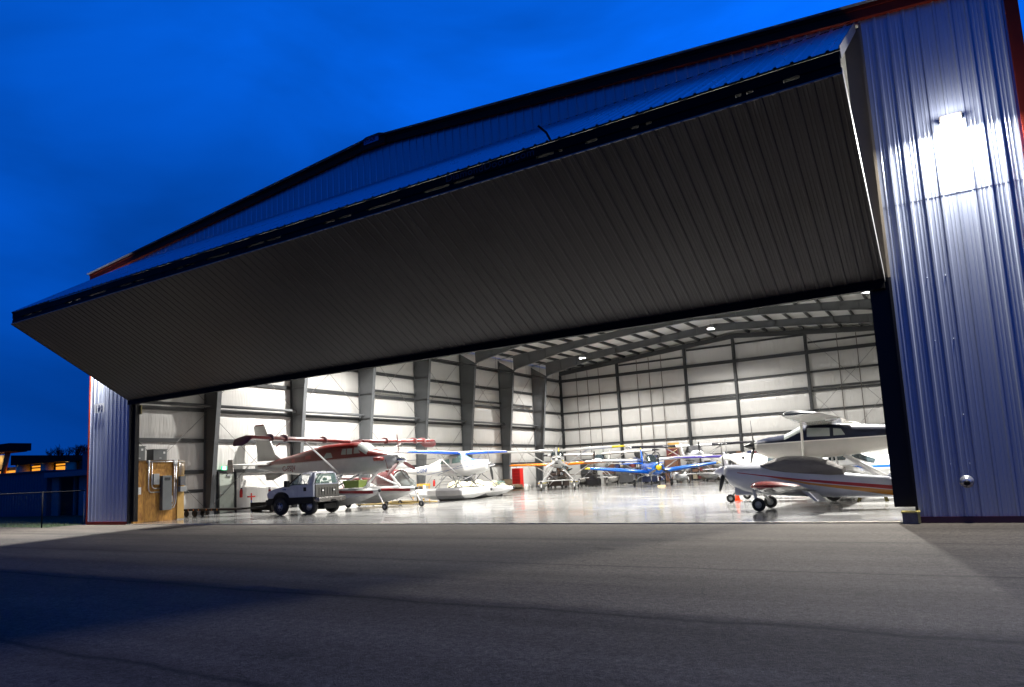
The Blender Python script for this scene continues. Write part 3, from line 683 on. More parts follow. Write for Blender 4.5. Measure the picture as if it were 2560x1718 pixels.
wings(A, wm, 7.68, 3.56, 7.1, 1.48, 1.3, .12, .5, 1.05, drop=.34)
for s in (-1, 1):
    for y_ in (2.35, 4.9, 5.75):
        zz = 3.56+.12*y_/7.1
        MB().loft([[(7.68-c*.85+.06*(1-c), s*y_+d, zz+h*1.48*1.45+(.02 if h > 0 else -.02)) for c, h in [(.62, .075), (.35, .10), (.12, .085), (.03, .05), (-.03, 0), (.03, -.035), (.12, -.045), (.35, -.045), (.35, 0), (.62, 0)]] for d in (-.012, .012)], smooth=False).build('wing_fence', P('fence_paint', (.26, .12, .12), .4), A)
    st(A, (7.55, s*3.65, 3.52), (6.75, s*.62, 1.98), .055, strutm, 'wing_strut', .6)
    st(A, (6.6, s*4.4, 3.5), (6.35, s*4.42, 3.36), .03, P('dark_red_part', (.2, .02, .02), .5), 'flap_hinge')
fpale = P('shaded_white', (.36, .355, .34), .35, 0, .06, 2)  # white darkened so the tail's shaded side is put into the colour
fin(A, fpale, [(1.75, 2.88, 2.2, .5), (1.2, 3.25, 1.65, 1), (.72, 4.1, 1.3, 1), (.26, 4.93, 1.02, .9), (.2, 5.0, .94, .5)])
fin(A, P('fin_cap_red', nred, .3), [(.2, 4.985, .90, .9), (.1, 5.06, .72, .3)], name='fin_cap')
fin(A, fpale, [(2.2, 2.15, 2.0, .7), (.95, 1.75, .6, .6)], name='ventral_fin')
stab(A, fpale, .9, 2.66, 2.5, 1.25, .95)
for s in (-1, 1):
    MB().hexa([(.05, s*2.5-.02, 2.18), (.62, s*2.5-.02, 2.28), (.62, s*2.5+.02, 2.28), (.05, s*2.5+.02, 2.18), (.15, s*2.5-.02, 2.98), (.55, s*2.5-.02, 2.96), (.55, s*2.5+.02, 2.96), (.15, s*2.5+.02, 2.98)]).build('finlet', fpale, A)
prop(A, (10.52, 0, 2.46), 1.32, 3, radians(98), P('maroon_blade', (.09, .012, .015), .4), None, (.42, .22), chrome, chord=.17)
for s in (-1, 1):
    MB().path([(9.75, s*.38, 2.55), (9.62, s*.58, 2.56), (9.35, s*.66, 2.55)], .10, 10).build('exhaust', P('dull_red_cover', (.24, .03, .025), .5), A)
MB().path([(9.9, -.42, 2.5), (10.0, -.44, 2.3), (10.05, -.42, 2.02)], .012, 5).build('cover_strap', inkr, A)
MB().lathe((10.05, -.3, 1.96), (0, 0, -1), [(0, .02), (0, .20), (.06, .19), (.12, .1), (.13, 0)], 14).build('intake_cover', P('dull_red_cover', (.24, .03, .025), .5), A)
fm = banded('float_red_stripe', WHITE, [(.035, 0, 1, 1.18, 1.325, -99, 10.1, (.22, .01, .012)), (.035, 0, 1, 1.13, 1.142, -99, 9.6, (.2, .25, .1))], .3, .3)
for s in (-1, 1):
    floatm(A, s*1.44, 2.4, 10.35, 1.12, .22, .45, fm, wheels=(.35, .165))
    for p, q, r in (((9.35, s*.35, 1.95), (9.35, s*1.35, 1.12), .07), ((8.1, s*.5, 1.85), (9.3, s*1.35, 1.14), .05), ((7.0, s*.55, 1.85), (7.0, s*1.3, 1.14), .06), ((8.3, s*.5, 1.86), (7.0, s*1.3, 1.14), .045), ((5.5, s*.5, 1.88), (5.3, s*1.3, 1.12), .05), ((6.9, s*.5, 1.84), (5.3, s*1.3, 1.14), .04)):
        st(A, p, q, r, strutm, flat=.6)
    leg(A, [(5.6, s*1.44, .35), (5.4, s*1.44, .25)], .05, strutd); wheel(A, (5.4, s*1.5, .22), .22, .12)
st(A, (9.3, -1.3, 1.08), (9.3, 1.3, 1.08), .05, name='spreader_bar'); st(A, (6.9, -1.3, 1.08), (6.9, 1.3, 1.08), .05, name='spreader_bar')
# ================= white high-wing single on straight floats with blue trim
def cessna(thing_o, M, le=9.35, floats=True, prop_ang=1.7, nb=2, dz=0., winm=None, glassm=glass_g, spm=chrome, bm=bladeblk, tipm=None, amph=False, reg=None, regm=None, fm=None, wheels_only=False, cover=None, half=5.45, slm=strutm, fsm=strutd):
    """le = x of wing leading edge; everything else placed relative to it"""
    o = le-9.35
    T = lambda l: [(q[0]+o, q[1]+dz, q[2]+dz)+tuple(q[3:]) for q in l]
    F = Fus(T([(3.9, 1.83, 2.0, .05), (5.2, 1.68, 2.06, .18, 2.3), (6.8, 1.52, 2.22, .38, 2.6), (7.9, 1.46, 2.58, .50, 3.0), (8.5, 1.44, 2.74, .54, 3.4), (9.2, 1.43, 2.74, .55, 3.2), (9.9, 1.44, 2.43, .53, 2.8), (10.6, 1.52, 2.38, .47, 2.6), (11.05, 1.68, 2.33, .38, 2.4), (11.16, 1.82, 2.24, .24, 2.1)]))
    F.body('fuselage', M, thing_o)
    F.shell(9.16+o, 9.92+o, 1.1, 'windshield', glassm, thing_o, .012, 8)
    for s in (-1, 1):
        for c4 in ([(8.8, 2.2), (9.44, 2.24), (9.35, 2.52), (8.84, 2.52)], [(8.18, 2.2), (8.67, 2.2), (8.6, 2.5), (8.18, 2.44)], [(7.82, 2.22), (8.12, 2.2), (8.12, 2.42), (7.95, 2.36)]):
            F.patch([(a+o, b+dz) for a, b in c4], s, 'window', glassm, thing_o)
        st(thing_o, (9.0+o, s*2.45, 2.83+dz), (9.15+o, s*.5, 1.56+dz), .045, slm, 'wing_strut', .55)
    wings(thing_o, winm or M, le, 2.76+dz, half, 1.5, 1.15, .12, .3, 1.15)
    fin(thing_o, M, [(5.6+o, 2.0+dz, 1.7, .5), (4.95+o, 2.3+dz, 1.05, 1), (4.4+o, 3.15+dz, .7, .9), (4.36+o, 3.2+dz, .6, .4)])
    stab(thing_o, M, 4.6+o, 1.88+dz, 1.75, .9, .65)
    prop(thing_o, (11.22+o, 0, 2.03+dz), 1.02, nb, prop_ang, bm, tipm, (.36, .16), spm, chord=.15)
    if floats:
        fm = fm or floatgrey; zt = .74; D0 = 0.0 if not amph else .12
        for s in (-1, 1):
            floatm(thing_o, s*1.24, 5.3+o, 12.0+o, zt, D0, .36, fm, wheels=(.25, .13) if amph else None)
            for p, q, r in (((10.4, s*.3, 1.5), (10.9, s*1.15, .76), .03), ((10.3, s*.3, 1.5), (8.9, s*1.15, .76), .03), ((8.4, s*.35, 1.47), (10.0, s*1.15, .76), .03), ((8.2, s*.35, 1.47), (7.9, s*1.15, .76), .03), ((9.4, s*.42, 1.47), (9.4, s*1.15, .76), .045)):
                st(thing_o, (p[0]+o, p[1], p[2]+dz), (q[0]+o, q[1], q[2]), r, fsm)
            if amph: wheel(thing_o, (7.6+o, s*1.26, .15), .15, .1)
        st(thing_o, (10.9+o, -1.1, .72), (10.9+o, 1.1, .72), .035, slm, 'spreader_bar'); st(thing_o, (8.3+o, -1.1, .72), (8.3+o, 1.1, .72), .03, slm, 'spreader_bar')
    elif wheels_only:
        for s in (-1, 1):
            leg(thing_o, [(9.0+o, s*.4, 1.52+dz), (9.0+o, s*.9, 1.0+dz*.5), (9.0+o, s*1.2, .28)], .035, slm); wheel(thing_o, (9.0+o, s*1.25, .2), .2, .12)
        leg(thing_o, [(10.7+o, 0, 1.6+dz), (10.75+o, 0, .3)], .035, slm); wheel(thing_o, (10.75+o, 0, .17), .17, .1)
    return F
cb = (.02, .10, .55)
m = banded('white_blue_cowl', WHITE, [(0, 0, 1, 2.325, 9, 9.95, 11.1, cb), (-.12, 0, 1, .78, .805, 5.0, 10.9, (.05, .10, .22)), (.03, 0, 1, 2.30, 2.32, 3.5, 10.9, (.05, .10, .22)), (-.28, 0, 1, -.60, -.58, 6.6, 10.0, (.05, .10, .22))])
wb = banded('blue_edged_wing', (.72, .72, .72), [(1, 0, 0, 9.22, 99, -99, 99, cb)])
fmat = banded('float_grey_panel', (.66, .66, .66), [(0, 0, 1, -9, 9, 8.3, 10.2, (.26, .26, .27)), (-.02, 0, 1, -9, -.07, -99, 99, (.10, .10, .10))], .35)
B = thing('floatplane', 'white floatplane with blue wing edges on silver floats, behind the red one', 'floatplane', (0, 17.55, 0), 0, AC)
Fb = cessna(B, m, winm=wb, fm=fmat, prop_ang=radians(103), tipm=paintw, slm=paintw)
side_text(Fb, 'C-GINP', 5.85, 1.73, .36, P('blue_lettering', (.02, .07, .22), .4, 0, 0), B, -1, .80, .006, .03)
for k in range(3): st(B, (8.25, -1.15, .95+k*.17), (10.2 if k == 2 else 9.4, -.95, .97+k*.17), .012, strutd, 'boarding_step')
st(B, (8.2, -1.16, .74), (8.25, -.8, 1.5), .02, strutd, 'boarding_ladder')
# ================= white and yellow nose-on amphibian
yel = (.72, .55, .02)
m = banded('white_yellow', WHITE, [(-.05, 0, 1, 1.66, 1.76, 5, 11.05, yel), (0, 0, 1, 3.0, 9, -99, 99, yel), (-.05, 0, 1, 1.78, 1.80, 5, 11, (.05, .05, .15))])
wy = banded('yellow_tipped_wing', WHITE, [(0, 1, 0, 4.35, 99, -99, 99, yel)])
fy = banded('yellow_striped_float', (.6, .61, .61), [(0, 0, 1, .56, .62, -99, 11.9, yel)])
hd = radians(-64)
def place(sx, sy, nose, hd): return (sx-nose*cos(hd), sy-nose*sin(hd), 0)
C_ = thing('floatplane', 'white floatplane facing the door, yellow wing tips and float stripes', 'floatplane', place(8.76, 30.6, 11.58, hd), hd, AC)
cessna(C_, m, winm=wy, fm=fy, prop_ang=radians(90), nb=3, spm=paintw, bm=paintw, amph=True, dz=.25, fsm=strutm, slm=paintw, glassm=glass_d)
MB().box(11.165, 11.18, -.12, .10, 1.99, 2.09).build('air_intake', bladeblk, C_)
for s in (-1, 1): MB().box(11.10, 11.18, s*.22-.12, s*.22+.12, 2.33, 2.45).build('air_intake', bladeblk, C_)
# ================= grey floatplane with dark windshield behind it
hd = radians(-78)
D_ = thing('floatplane', 'dull grey floatplane with dark windshield and black wing tip in the back row', 'floatplane', place(7.6, 39.6, 11.58, hd), hd, AC)
m = banded('dull_white', (.5, .5, .48), [(0, 0, 1, 2.1, 2.3, 5, 10, (.05, .07, .07))])
cessna(D_, m, winm=banded('black_tip_wing', (.5, .5, .49), [(0, 1, 0, 4.8, 99, -99, 99, (.02, .02, .025))]), fm=banded('dirty_float', (.30, .29, .27), []), prop_ang=1.5, spm=paintw, glassm=glass_d, amph=True)
# ================= orange winged light aircraft behind the white/yellow one
hd = radians(-66)
E_ = thing('light_aircraft', 'light aircraft with long orange wing behind the white and yellow floatplane', 'light aircraft', place(7.1, 34.4, 11.58, hd), hd, AC)
ora = (.80, .23, .01)
cessna(E_, banded('brown_paint', (.10,.075,.06), []), winm=banded('orange_wing', ora, []), floats=False, wheels_only=True, dz=-.82, prop_ang=.4, half=4.6, glassm=glass_d)
# ================= white winged aircraft behind the blue trainer
hd = radians(-66)
G_ = thing('light_aircraft', 'white high wing aircraft mostly hidden behind the blue trainer', 'light aircraft', place(13.9, 36.9, 11.58, hd), hd, AC)
cessna(G_, banded('chalk_paint', (.62, .62, .6), []), floats=False, wheels_only=True, dz=-.78, prop_ang=.2, half=5.4, glassm=glass_d)
# ================= black winged floatplane, back right
hd = radians(-60)
bl = (.012, .012, .018)
H_ = thing('floatplane', 'floatplane with black and white banded wing and black canopy cover at the back', 'floatplane', place(17.2, 39.4, 11.58, hd), hd, AC)
m = banded('black_white', (.7, .7, .7), [(0, 0, 1, 2.0, 2.16, 4, 11.2, bl), (0, 0, 1, 1.8, 1.84, 4, 11.2, bl)])
cessna(H_, m, winm=banded('black_banded_wing', (.7, .7, .7), [(1, 0, 0, 9.15, 99, -99, 99, (.7, .7, .7)), (0, 1, 0, 1.5, 5.15, -99, 99, bl), (0, 1, 0, 5.3, 9, -99, 99, bl)]), fm=banded('silver_float', (.5, .51, .51), []), prop_ang=1.6, amph=True, dz=.22, glassm=bladeblk, half=5.6)
MB().hexa([(8.9, -.62, 2.5), (10.2, -.58, 2.45), (10.2, .58, 2.45), (8.9, .62, 2.5), (8.9, -.5, 3.05), (9.6, -.5, 3.02), (9.6, .5, 3.02), (8.9, .5, 3.05)]).build('canopy_cover', P('black_cover', (.02, .02, .024), .8), H_, bevel=.06)
# ================= purple edged high wing two-seater
hd = radians(-60)
I_ = thing('light_aircraft', 'white aircraft with purple wing edge behind the covered low wing aircraft', 'light aircraft', place(22.6, 33.6, 11.58, hd), hd, AC)
cessna(I_, banded('lilac_white', (.55, .55, .62), []), winm=banded('purple_edge_wing', (.45, .45, .50), [(1, 0, 0, 9.24, 99, -99, 99, (.10, .07, .45))]), floats=False, wheels_only=True, dz=-.86, prop_ang=.9, half=5.2, glassm=glass_d)
# ================= blue low-wing trainer
hd = radians(-60); blu = (.010, .14, .62)
J = thing('trainer_aircraft', 'bright blue low wing trainer with yellow spinner and yellow wing tips', 'trainer aircraft', place(16.45, 31.8, 4.2, hd), hd, AC)
bm_ = banded('trainer_blue', blu, [(.03, 0, 1, 1.40, 1.46, 1.6, 3.4, yel)])
F = Fus([(-4.6, 1.35, 1.65, .06), (-3, 1.2, 1.75, .22), (-1, .95, 1.85, .42, 2.6), (.4, .84, 1.92, .50, 2.6), (2.0, .80, 1.78, .52, 2.4), (3.2, .84, 1.72, .48, 2.2), (3.75, .98, 1.66, .42, 2.1), (3.85, 1.08, 1.6, .34, 2)])
F.body('fuselage', bm_, J)
Fc = Fus([(-1.6, 1.5, 1.80, .22), (-.9, 1.5, 2.22, .38, 2.2), (0, 1.5, 2.38, .43, 2.2), (.9, 1.5, 2.34, .43, 2.2), (1.6, 1.5, 2.02, .40, 2.2), (2.1, 1.5, 1.72, .34, 2.2)])
Fc.body('canopy', glass_d, J, 20)
Fc.shell(-1.2, .75, .35, 'canopy_roof', bm_, J, .015)
wmj = banded('trainer_wing', blu, [(0, 1, 0, 4.75, 99, -99, 99, yel)])
wings(J, wmj, 1.7, 1.0, 5.15, 1.95, 1.2, .50, .4, 1.1)
MB().box(.3, 1.5, -4.6, -.6, 1.0, 1.01).build('wing_walk', bladeblk, J)
fin(J, banded('trainer_fin', blu, [(0, 0, 1, 2.9, 9, -99, 99, yel)]), [(-3.1, 1.6, 1.5, .6), (-3.5, 2.2, 1.1, 1), (-3.95, 2.98, .7, .9), (-4.0, 3.05, .5, .4)])
stab(J, bm_, -3.3, 1.75, 1.8, 1.0, .65)
prop(J, (3.95, 0, 1.37), 1.02, 3, radians(92), bladeblk, paintw, (.24, .21), P('yellow_spinner', yel, .3), chord=.15)
for s in (-1, 1):
    leg(J, [(.9, s*1.35, 1.05), (.9, s*1.4, .6), (.9, s*1.4, .25)], .045); wheel(J, (.9, s*1.42, .25), .25, .15)
    st(J, (.2, s*1.2, .95), (.85, s*1.36, .4), .02, strutm, 'drag_brace')
    MB().box(3.84, 3.9, s*.2-.09, s*.2+.09, 1.36, 1.52).build('air_intake', bladeblk, J)
leg(J, [(3.2, 0, .95), (3.4, 0, .3)], .045); wheel(J, (3.45, 0, .2), .2, .12)
# ================= foreground low-wing aircraft under a grey cover: local x = -world x
K = thing('light_aircraft', 'white low wing aircraft with red and orange stripes and grey canopy cover', 'light aircraft', (0, 4.85, 0), pi, AC)
so, sr = (.50, .20, .02), (.33, .02, .015)
F = Fus([(-34.6, .55, .80, .05), (-33.9, .40, .86, .12, 2.3), (-33.1, .33, .90, .2, 2.4), (-32, .32, 1.04, .33, 2.6), (-31.2, .36, 1.2, .42, 2.7), (-30.2, .42, 1.32, .46, 2.7), (-29.6, .46, 1.38, .46, 2.6), (-29.0, .58, 1.40, .42, 2.4), (-28.6, .78, 1.42, .36, 2.2), (-28.45, .98, 1.42, .26, 2)])
kw = (.43, .44, .48)
def line(p, q):  # band edge through two (worldx, z) points -> (slope on local x, constant)
    k = (q[1]-p[1])/(q[0]-p[0]); return k, p[1]-k*p[0]
bd = []
for (p, q), c_ in ((((31.81, .60), (33.37, .33)), so), (((31.81, .69), (33.37, .49)), kw), (((31.81, .715), (33.37, .505)), sr), (((31.81, .80), (33.37, .62)), kw)):
    k, c0 = line(p, q); bd.append((k, 0, 1, c0, 99, -99, -31.0, c_))
for (p, q), c_ in ((((29.71, 1.04), (31.0, .73)), so), (((29.71, 1.055), (31.0, .80)), kw), (((28.9, 1.16), (31.0, .82)), sr), (((28.9, 1.18), (31.0, .88)), kw)):
    k, c0 = line(p, q); bd.append((k, 0, 1, c0, 99, -31.0, -28.9, c_))
pm = banded('white_red_orange', kw, bd, .28, .3)
F.body('fuselage', pm, K, 60)
# widening wedges of colour towards the tail
FK = Fus([(-32.3, .66, 1.36, .5, 2.2), (-31.9, .98, 1.22, .40, 2), (-31.5, .92, 1.44, .44, 2.1), (-30.9, .94, 1.58, .47, 2.3), (-30.3, 1.0, 1.61, .47, 2.3), (-29.9, 1.12, 1.52, .44, 2.2), (-29.6, 1.30, 1.40, .36, 2)][1:])
cv = P('grey_canopy_cover', (.15, .14, .13), .85, 0, .15, 2, .8, 7)
FK.body('canopy_cover', cv, K, 34)
for x in (-31.75, -29.95):
    r_ = [(q[0], q[1]*1.02, q[2]) for q in F.ring(x, 30, .012)]
    MB().path([(x-(.12 if x < -31 else -.25)*(1-(p[2]-.4)/1), p[1], p[2]) for p in F.ring(x, 30, .015) if p[1] < 0 and p[2] < 1.12], .018, 5).build('cover_strap', P('maroon_strap', (.14, .02, .015), .7), K)
wmk = banded('red_tip_wing', (.46, .47, .50), [(0, 1, 0, 3.2, 99, -99, 99, sr)])
wings(K, wmk, -29.72, .56, 3.55, 1.45, 1.3, .26, .38, 1.1, tiple=-29.95)
MB().hexa([(-31.25, .7, .50), (-31.05, .7, .56), (-31.05, 2.3, .66), (-31.25, 2.3, .60), (-31.45, .7, .26), (-31.4, .7, .24), (-31.4, 2.3, .34), (-31.45, 2.3, .36)]).build('flap', pm, K)
fin(K, banded('fin_white', (.74, .75, .78), []), [(-32.9, .85, 1.4, .5), (-33.25, 1.15, 1.05, 1), (-33.6, 1.75, .7, .9), (-33.65, 1.8, .55, .4)])
side_text(Fus([(-40, 0, 4, .09, 9), (-20, 0, 4, .09, 9)]), 'C-GX', -33.5, 1.12, .3, P('maroon_ink', (.25, .02, .04), .4, 0, 0), K, 1, .9, .01)
stab(K, pm, -33.05, .84, 1.4, .8, .6)
MB().box(-29.3, -28.7, -.14, .14, .46, .75).build('oil_cooler_scoop', pm, K, bevel=.06)
prop(K, (-28.40, 0, 1.22), .92, 3, radians(80), bladeblk, None, (.34, .19), P('white_spinner', (.70, .70, .76), .2, coat=.5), chord=.16)
for s in (-1, 1):
    leg(K, [(-29.35, s*.38, .62), (-29.45, s*.62, .4), (-29.55, s*.76, .22)], .05, paintw); wheel(K, (-29.56, s*.80, .2), .2, .13)
leg(K, [(-34.2, 0, .55), (-34.4, 0, .15)], .03, strutd); wheel(K, (-34.45, 0, .08), .08, .05)
# ================= navy and white high-wing amphibian, local x = -world x
Nn = thing('floatplane', 'navy blue over white floatplane standing tall behind the covered aircraft', 'floatplane', (0, 10.4, 0), pi, AC)
nav = (.004, .007, .022); cre = (.42, .405, .37)
F = Fus([(-36.2, 2.1, 2.32, .05), (-34.8, 1.95, 2.44, .22, 2.4), (-33.0, 1.76, 2.56, .40, 2.7), (-31.6, 1.58, 2.70, .53, 3), (-30.8, 1.52, 2.75, .56, 3.2), (-29.95, 1.50, 2.74, .57, 3.2), (-29.35, 1.50, 2.46, .56, 2.9), (-28.7, 1.58, 2.38, .48, 2.6), (-28.3, 1.76, 2.30, .38, 2.3), (-28.18, 1.92, 2.24, .24, 2.1)])
m = banded('navy_over_cream', cre, [(.015, 0, 1, 1.70, 9, -99, 99, nav), (.012, 0, 1, 1.765, 1.805, -99, 99, (.7, .69, .65)), (.012, 0, 1, 1.71, 1.732, -99, 99, cre), (0, 0, 1, 2.66, 9, -99, -31.3, cre)], .34, .12)
F.body('fuselage', m, Nn, 60)
F.shell(-29.95, -29.33, 1.15, 'windshield', glass_c, Nn)
for s in (-1, 1):
    for c4 in ([(-30.92, 2.28), (-30.14, 2.30), (-30.16, 2.62), (-30.92, 2.58)], [(-31.42, 2.30), (-31.04, 2.29), (-31.04, 2.56), (-31.3, 2.52)]):
        F.patch(c4, s, 'window', glass_c, Nn)
    st(Nn, (-30.3, s*2.4, 2.80), (-29.95, s*.52, 1.58), .07, P('cream_strut', (.5, .49, .45), .4), 'wing_strut', .6)
wn = banded('navy_tip_wing', (.60, .60, .57), [(0, 1, 0, 5.18, 99, -99, 99, (.02, .03, .05)), (1, 0, 0, -30.22, 99, -99, 99, (.03, .05, .08))])
wings(Nn, wn, -30.12, 2.76, 5.4, 1.5, 1.15, .12, .3, 1.2)
for s in (-1, 1): MB().box(-31.6, -31.25, s*3.6-.01, s*3.6+.01, 2.70, 2.76).build('flap_hinge', strutm, Nn)
fin(Nn, m, [(-34.6, 2.35, 1.6, .5), (-35.2, 2.7, 1.0, 1), (-35.75, 3.55, .7, .9)])
stab(Nn, m, -35.2, 2.25, 1.9, 1.0, .7)
prop(Nn, (-28.1, 0, 2.09), 1.0, 3, radians(78), bladeblk, None, (.40, .17), P('black_spinner', (.015, .015, .015), .25), chord=.14)
fnm = banded('brown_bottom_float', (.52, .52, .52), [(0, 0, 1, -9, .22, -99, 99, (.16, .09, .06))])
for s in (-1, 1):
    floatm(Nn, s*1.18, -34.4, -27.75, .66, .16, .34, fnm, bumper=None)
    leg(Nn, [(-27.9, s*1.18, .5), (-27.6, s*1.2, .42), (-27.4, s*1.22, .2)], .035, strutd, 'nose_leg'); wheel(Nn, (-27.38, s*1.24, .16), .16, .11, name='nose_wheel')
    wheel(Nn, (-30.95, s*1.36, .26), .26, .16)
    for p, q in (((-28.9, .35, 1.55), (-28.7, 1.15, .68)), ((-29.1, .4, 1.52), (-30.6, 1.15, .68)), ((-30.9, .45, 1.52), (-31.0, 1.15, .68)), ((-31.3, .4, 1.56), (-32.6, 1.1, .66))):
        st(Nn, (p[0], s*p[1], p[2]), (q[0], s*q[1], q[2]), .055, strutm, flat=.6)
st(Nn, (-28.7, -1.1, .64), (-28.7, 1.1, .64), .04, name='spreader_bar'); st(Nn, (-31, -1.1, .64), (-31, 1.1, .64), .04, name='spreader_bar')
# ================= white low-wing with blue stripe, nose to the right
O = thing('light_aircraft', 'white low wing aircraft with blue side stripe at the right behind the tail', 'light aircraft', (0, 15.2, 0), 0, AC)
F = Fus([(26.4, .95, 1.2, .06), (27.6, .8, 1.3, .3), (29.2, .62, 1.62, .52, 2.7), (30.2, .58, 1.78, .58, 2.9), (31.0, .58, 1.72, .58, 2.8), (31.8, .6, 1.38, .56, 2.6), (33.0, .66, 1.34, .5, 2.4), (33.7, .85, 1.25, .36, 2)])
m = banded('white_blue_stripe', (.76, .77, .78), [(0, 0, 1, 1.02, 1.13, 25, 99, (.02, .12, .5)), (0, 0, 1, 1.165, 1.18, 25, 99, (.1, .12, .2))])
F.body('fuselage', m, O)
F.shell(31.0, 31.84, 1.1, 'windshield', glass_d, O)
for s in (-1, 1):
    F.patch([(30.1, 1.38), (30.75, 1.38), (30.85, 1.64), (30.15, 1.64)], s, 'window', glass_d, O)
    F.patch([(29.2, 1.36), (29.9, 1.38), (29.9, 1.6), (29.3, 1.52)], s, 'window', glass_d, O)
side_text(F, 'C-GCTX', 29.9, .80, .22, P('pale_blue_ink', (.06, .16, .4), .4, 0, 0), O, -1, 1.0, .004)
wings(O, paintw, 31.6, .78, 4.9, 1.6, 1.3, .28, .45, 1.3)
fin(O, m, [(29.6, 1.4, 1.2, .6), (29.0, 1.75, .8, .8)], name='dorsal_fin'); stab(O, m, 26.9, 1.1, 1.2, .7, .6)
prop(O, (33.8, 0, 1.05), .95, 2, .6, bladeblk, None, (.35, .16), paintw)
for s in (-1, 1): leg(O, [(30.9, s*1.5, .75), (30.9, s*1.5, .25)], .04); wheel(O, (30.9, s*1.5, .2), .2, .12)
leg(O, [(33.2, 0, .8), (33.3, 0, .2)], .04); wheel(O, (33.3, 0, .17), .17, .1)
# ================= white executive aircraft with round windows
Q = thing('light_aircraft', 'white cabin aircraft with small oval windows at the far right', 'light aircraft', (0, 22.5, 0), pi, AC)
F = Fus([(-36, 1.3, 1.8, .2), (-34, .9, 2.15, .6, 2.3), (-32.6, .85, 2.2, .66, 2.2), (-31.6, .85, 2.18, .66, 2.2), (-30.9, .86, 1.8, .6, 2.3), (-29.5, .95, 1.62, .45, 2.2), (-28.7, 1.15, 1.5, .2, 2)])
F.body('fuselage', P('white_paint', WHITE), Q)
F.shell(-31.6, -31.0, 1.0, 'windshield', glass_d, Q)
for x in (-32.2, -32.9, -33.6, -34.3):
    for s in (-1, 1): F.patch([(x-.13, 1.66), (x+.13, 1.66), (x+.10, 1.96), (x-.10, 1.96)], s, 'window', glass_d, Q)
wings(Q, paintw, -32, 1.0, 5.5, 1.5, 1.2, .35, .5, 1.2); fin(Q, paintw, [(-35, 1.8, 1.4, .7), (-35.8, 3.0, .8, .8)])
for s in (-1, 1): leg(Q, [(-32.8, s*1.6, .9), (-32.8, s*1.6, .25)], .04); wheel(Q, (-32.8, s*1.6, .2), .2, .12)
leg(Q, [(-29.6, 0, 1.0), (-29.6, 0, .25)], .04); wheel(Q, (-29.6, 0, .2), .2, .12)
# ================= glossy white nosed aircraft pointing left
R_ = thing('light_aircraft', 'glossy white aircraft nose with dark windshield left of the navy floatplane', 'light aircraft', (0, 19.2, 0), pi, AC)
F = Fus([(-32.6, 1.2, 1.5, .06), (-30.5, 1.0, 1.62, .35), (-28.4, .8, 1.78, .58, 2.6), (-27.4, .74, 1.80, .6, 2.5), (-26.6, .74, 1.55, .6, 2.5), (-26.0, .8, 1.62, .52, 2.3), (-25.5, .95, 1.70, .44, 2.2), (-25.1, 1.2, 1.72, .30, 2)])
F = Fus([(-32.6, 1.2, 1.5, .06), (-30.5, 1.0, 1.62, .35), (-28.4, .8, 1.66, .58, 2.6), (-27.6, .74, 1.72, .6, 2.5), (-26.9, .76, 1.66, .6, 2.4), (-26.2, .9, 1.86, .52, 2.2), (-25.5, 1.15, 1.95, .42, 2.1), (-25.0, 1.5, 1.93, .26, 2), (-24.75, 1.65, 1.88, .14, 2)])
F.body('fuselage', P('gloss_white', (.68, .68, .67), .12, 0, 0, coat=1.), R_)
F.shell(-27.6, -26.75, 1.15, 'windshield', glass_d, R_)
wings(R_, paintw, -26.8, .9, 5.0, 1.6, 1.2, .3, .5, 1.2)
for s in (-1, 1): MB().lathe((-25.6, s*.43, 1.72), (0, s, 0), [(0, .07), (.03, .075), (.031, 0)], 10).build('air_intake', bladeblk, R_)
prop(R_, (-24.7, 0, 1.77), .95, 2, 1.35, strutd, None, (.4, .17), paintw)
for s in (-1, 1): leg(R_, [(-27.3, s*1.4, .85), (-27.3, s*1.4, .25)], .04); wheel(R_, (-27.3, s*1.4, .2), .2, .12)
leg(R_, [(-25.8, 0, .95), (-25.7, 0, .25)], .04); wheel(R_, (-25.7, 0, .17), .17, .1)
fin(R_, paintw, [(-31.2, 1.5, 1.3, .7), (-31.8, 2.6, .7, .8)])
# ================= small helicopter, dark red, behind the red floatplane
Z = thing('helicopter', 'small dark red helicopter with clear bubble behind the red floatplane', 'helicopter', (6.8, 14.0, 0), radians(-8))
mar = P('maroon_paint', (.10, .018, .02), .3, 0, .1, coat=.5)
F = Fus([(-2.6, 1.35, 1.55, .08), (-1.6, 1.15, 1.65, .25), (-1.0, .85, 1.95, .5, 2.4), (0, .72, 2.02, .62, 2.4), (.6, .72, 1.95, .62, 2.3)])
F.body('fuselage', mar, Z, 24)
F2_ = Fus([(.55, .74, 1.90, .61, 2.3), (.9, .74, 1.6, .60, 2.2), (1.3, .80, 1.38, .5, 2.1), (1.65, .9, 1.15, .25, 2)])
F2_.body('bubble_canopy', glass_c, Z, 14)
for s in (-1, 1):
    MB().path([(.62, s*.62, .8), (1.0, s*.6, .82), (1.5, s*.5, .86), (1.86, s*.2, 1.05)], .025, 6).build('canopy_frame', strutm, Z)
    MB().path([(-1.4, s*.85, .1), (1.3, s*.85, .1), (1.6, s*.85, .2)], .035, 7).build('skid', P('brass_tube', (.3, .22, .08), .4, .3), Z)
    st(Z, (-.7, s*.85, .1), (-.6, s*.35, .8), .025, strutd, 'skid_strut'); st(Z, (.7, s*.85, .1), (.6, s*.35, .8), .025, strutd, 'skid_strut')
MB().path([(1.3, 0, 1.40), (.95, 0, 1.62), (.6, 0, 1.98)], .03, 6).build('canopy_frame', strutm, Z)
MB().tube((-1.6, 0, 1.42), (-5.4, 0, 1.62), .14, .06).build('tail_boom', mar, Z)
MB().tube((-.2, 0, 1.9), (-.2, 0, 2.45), .06).build('rotor_mast', strutd, Z)
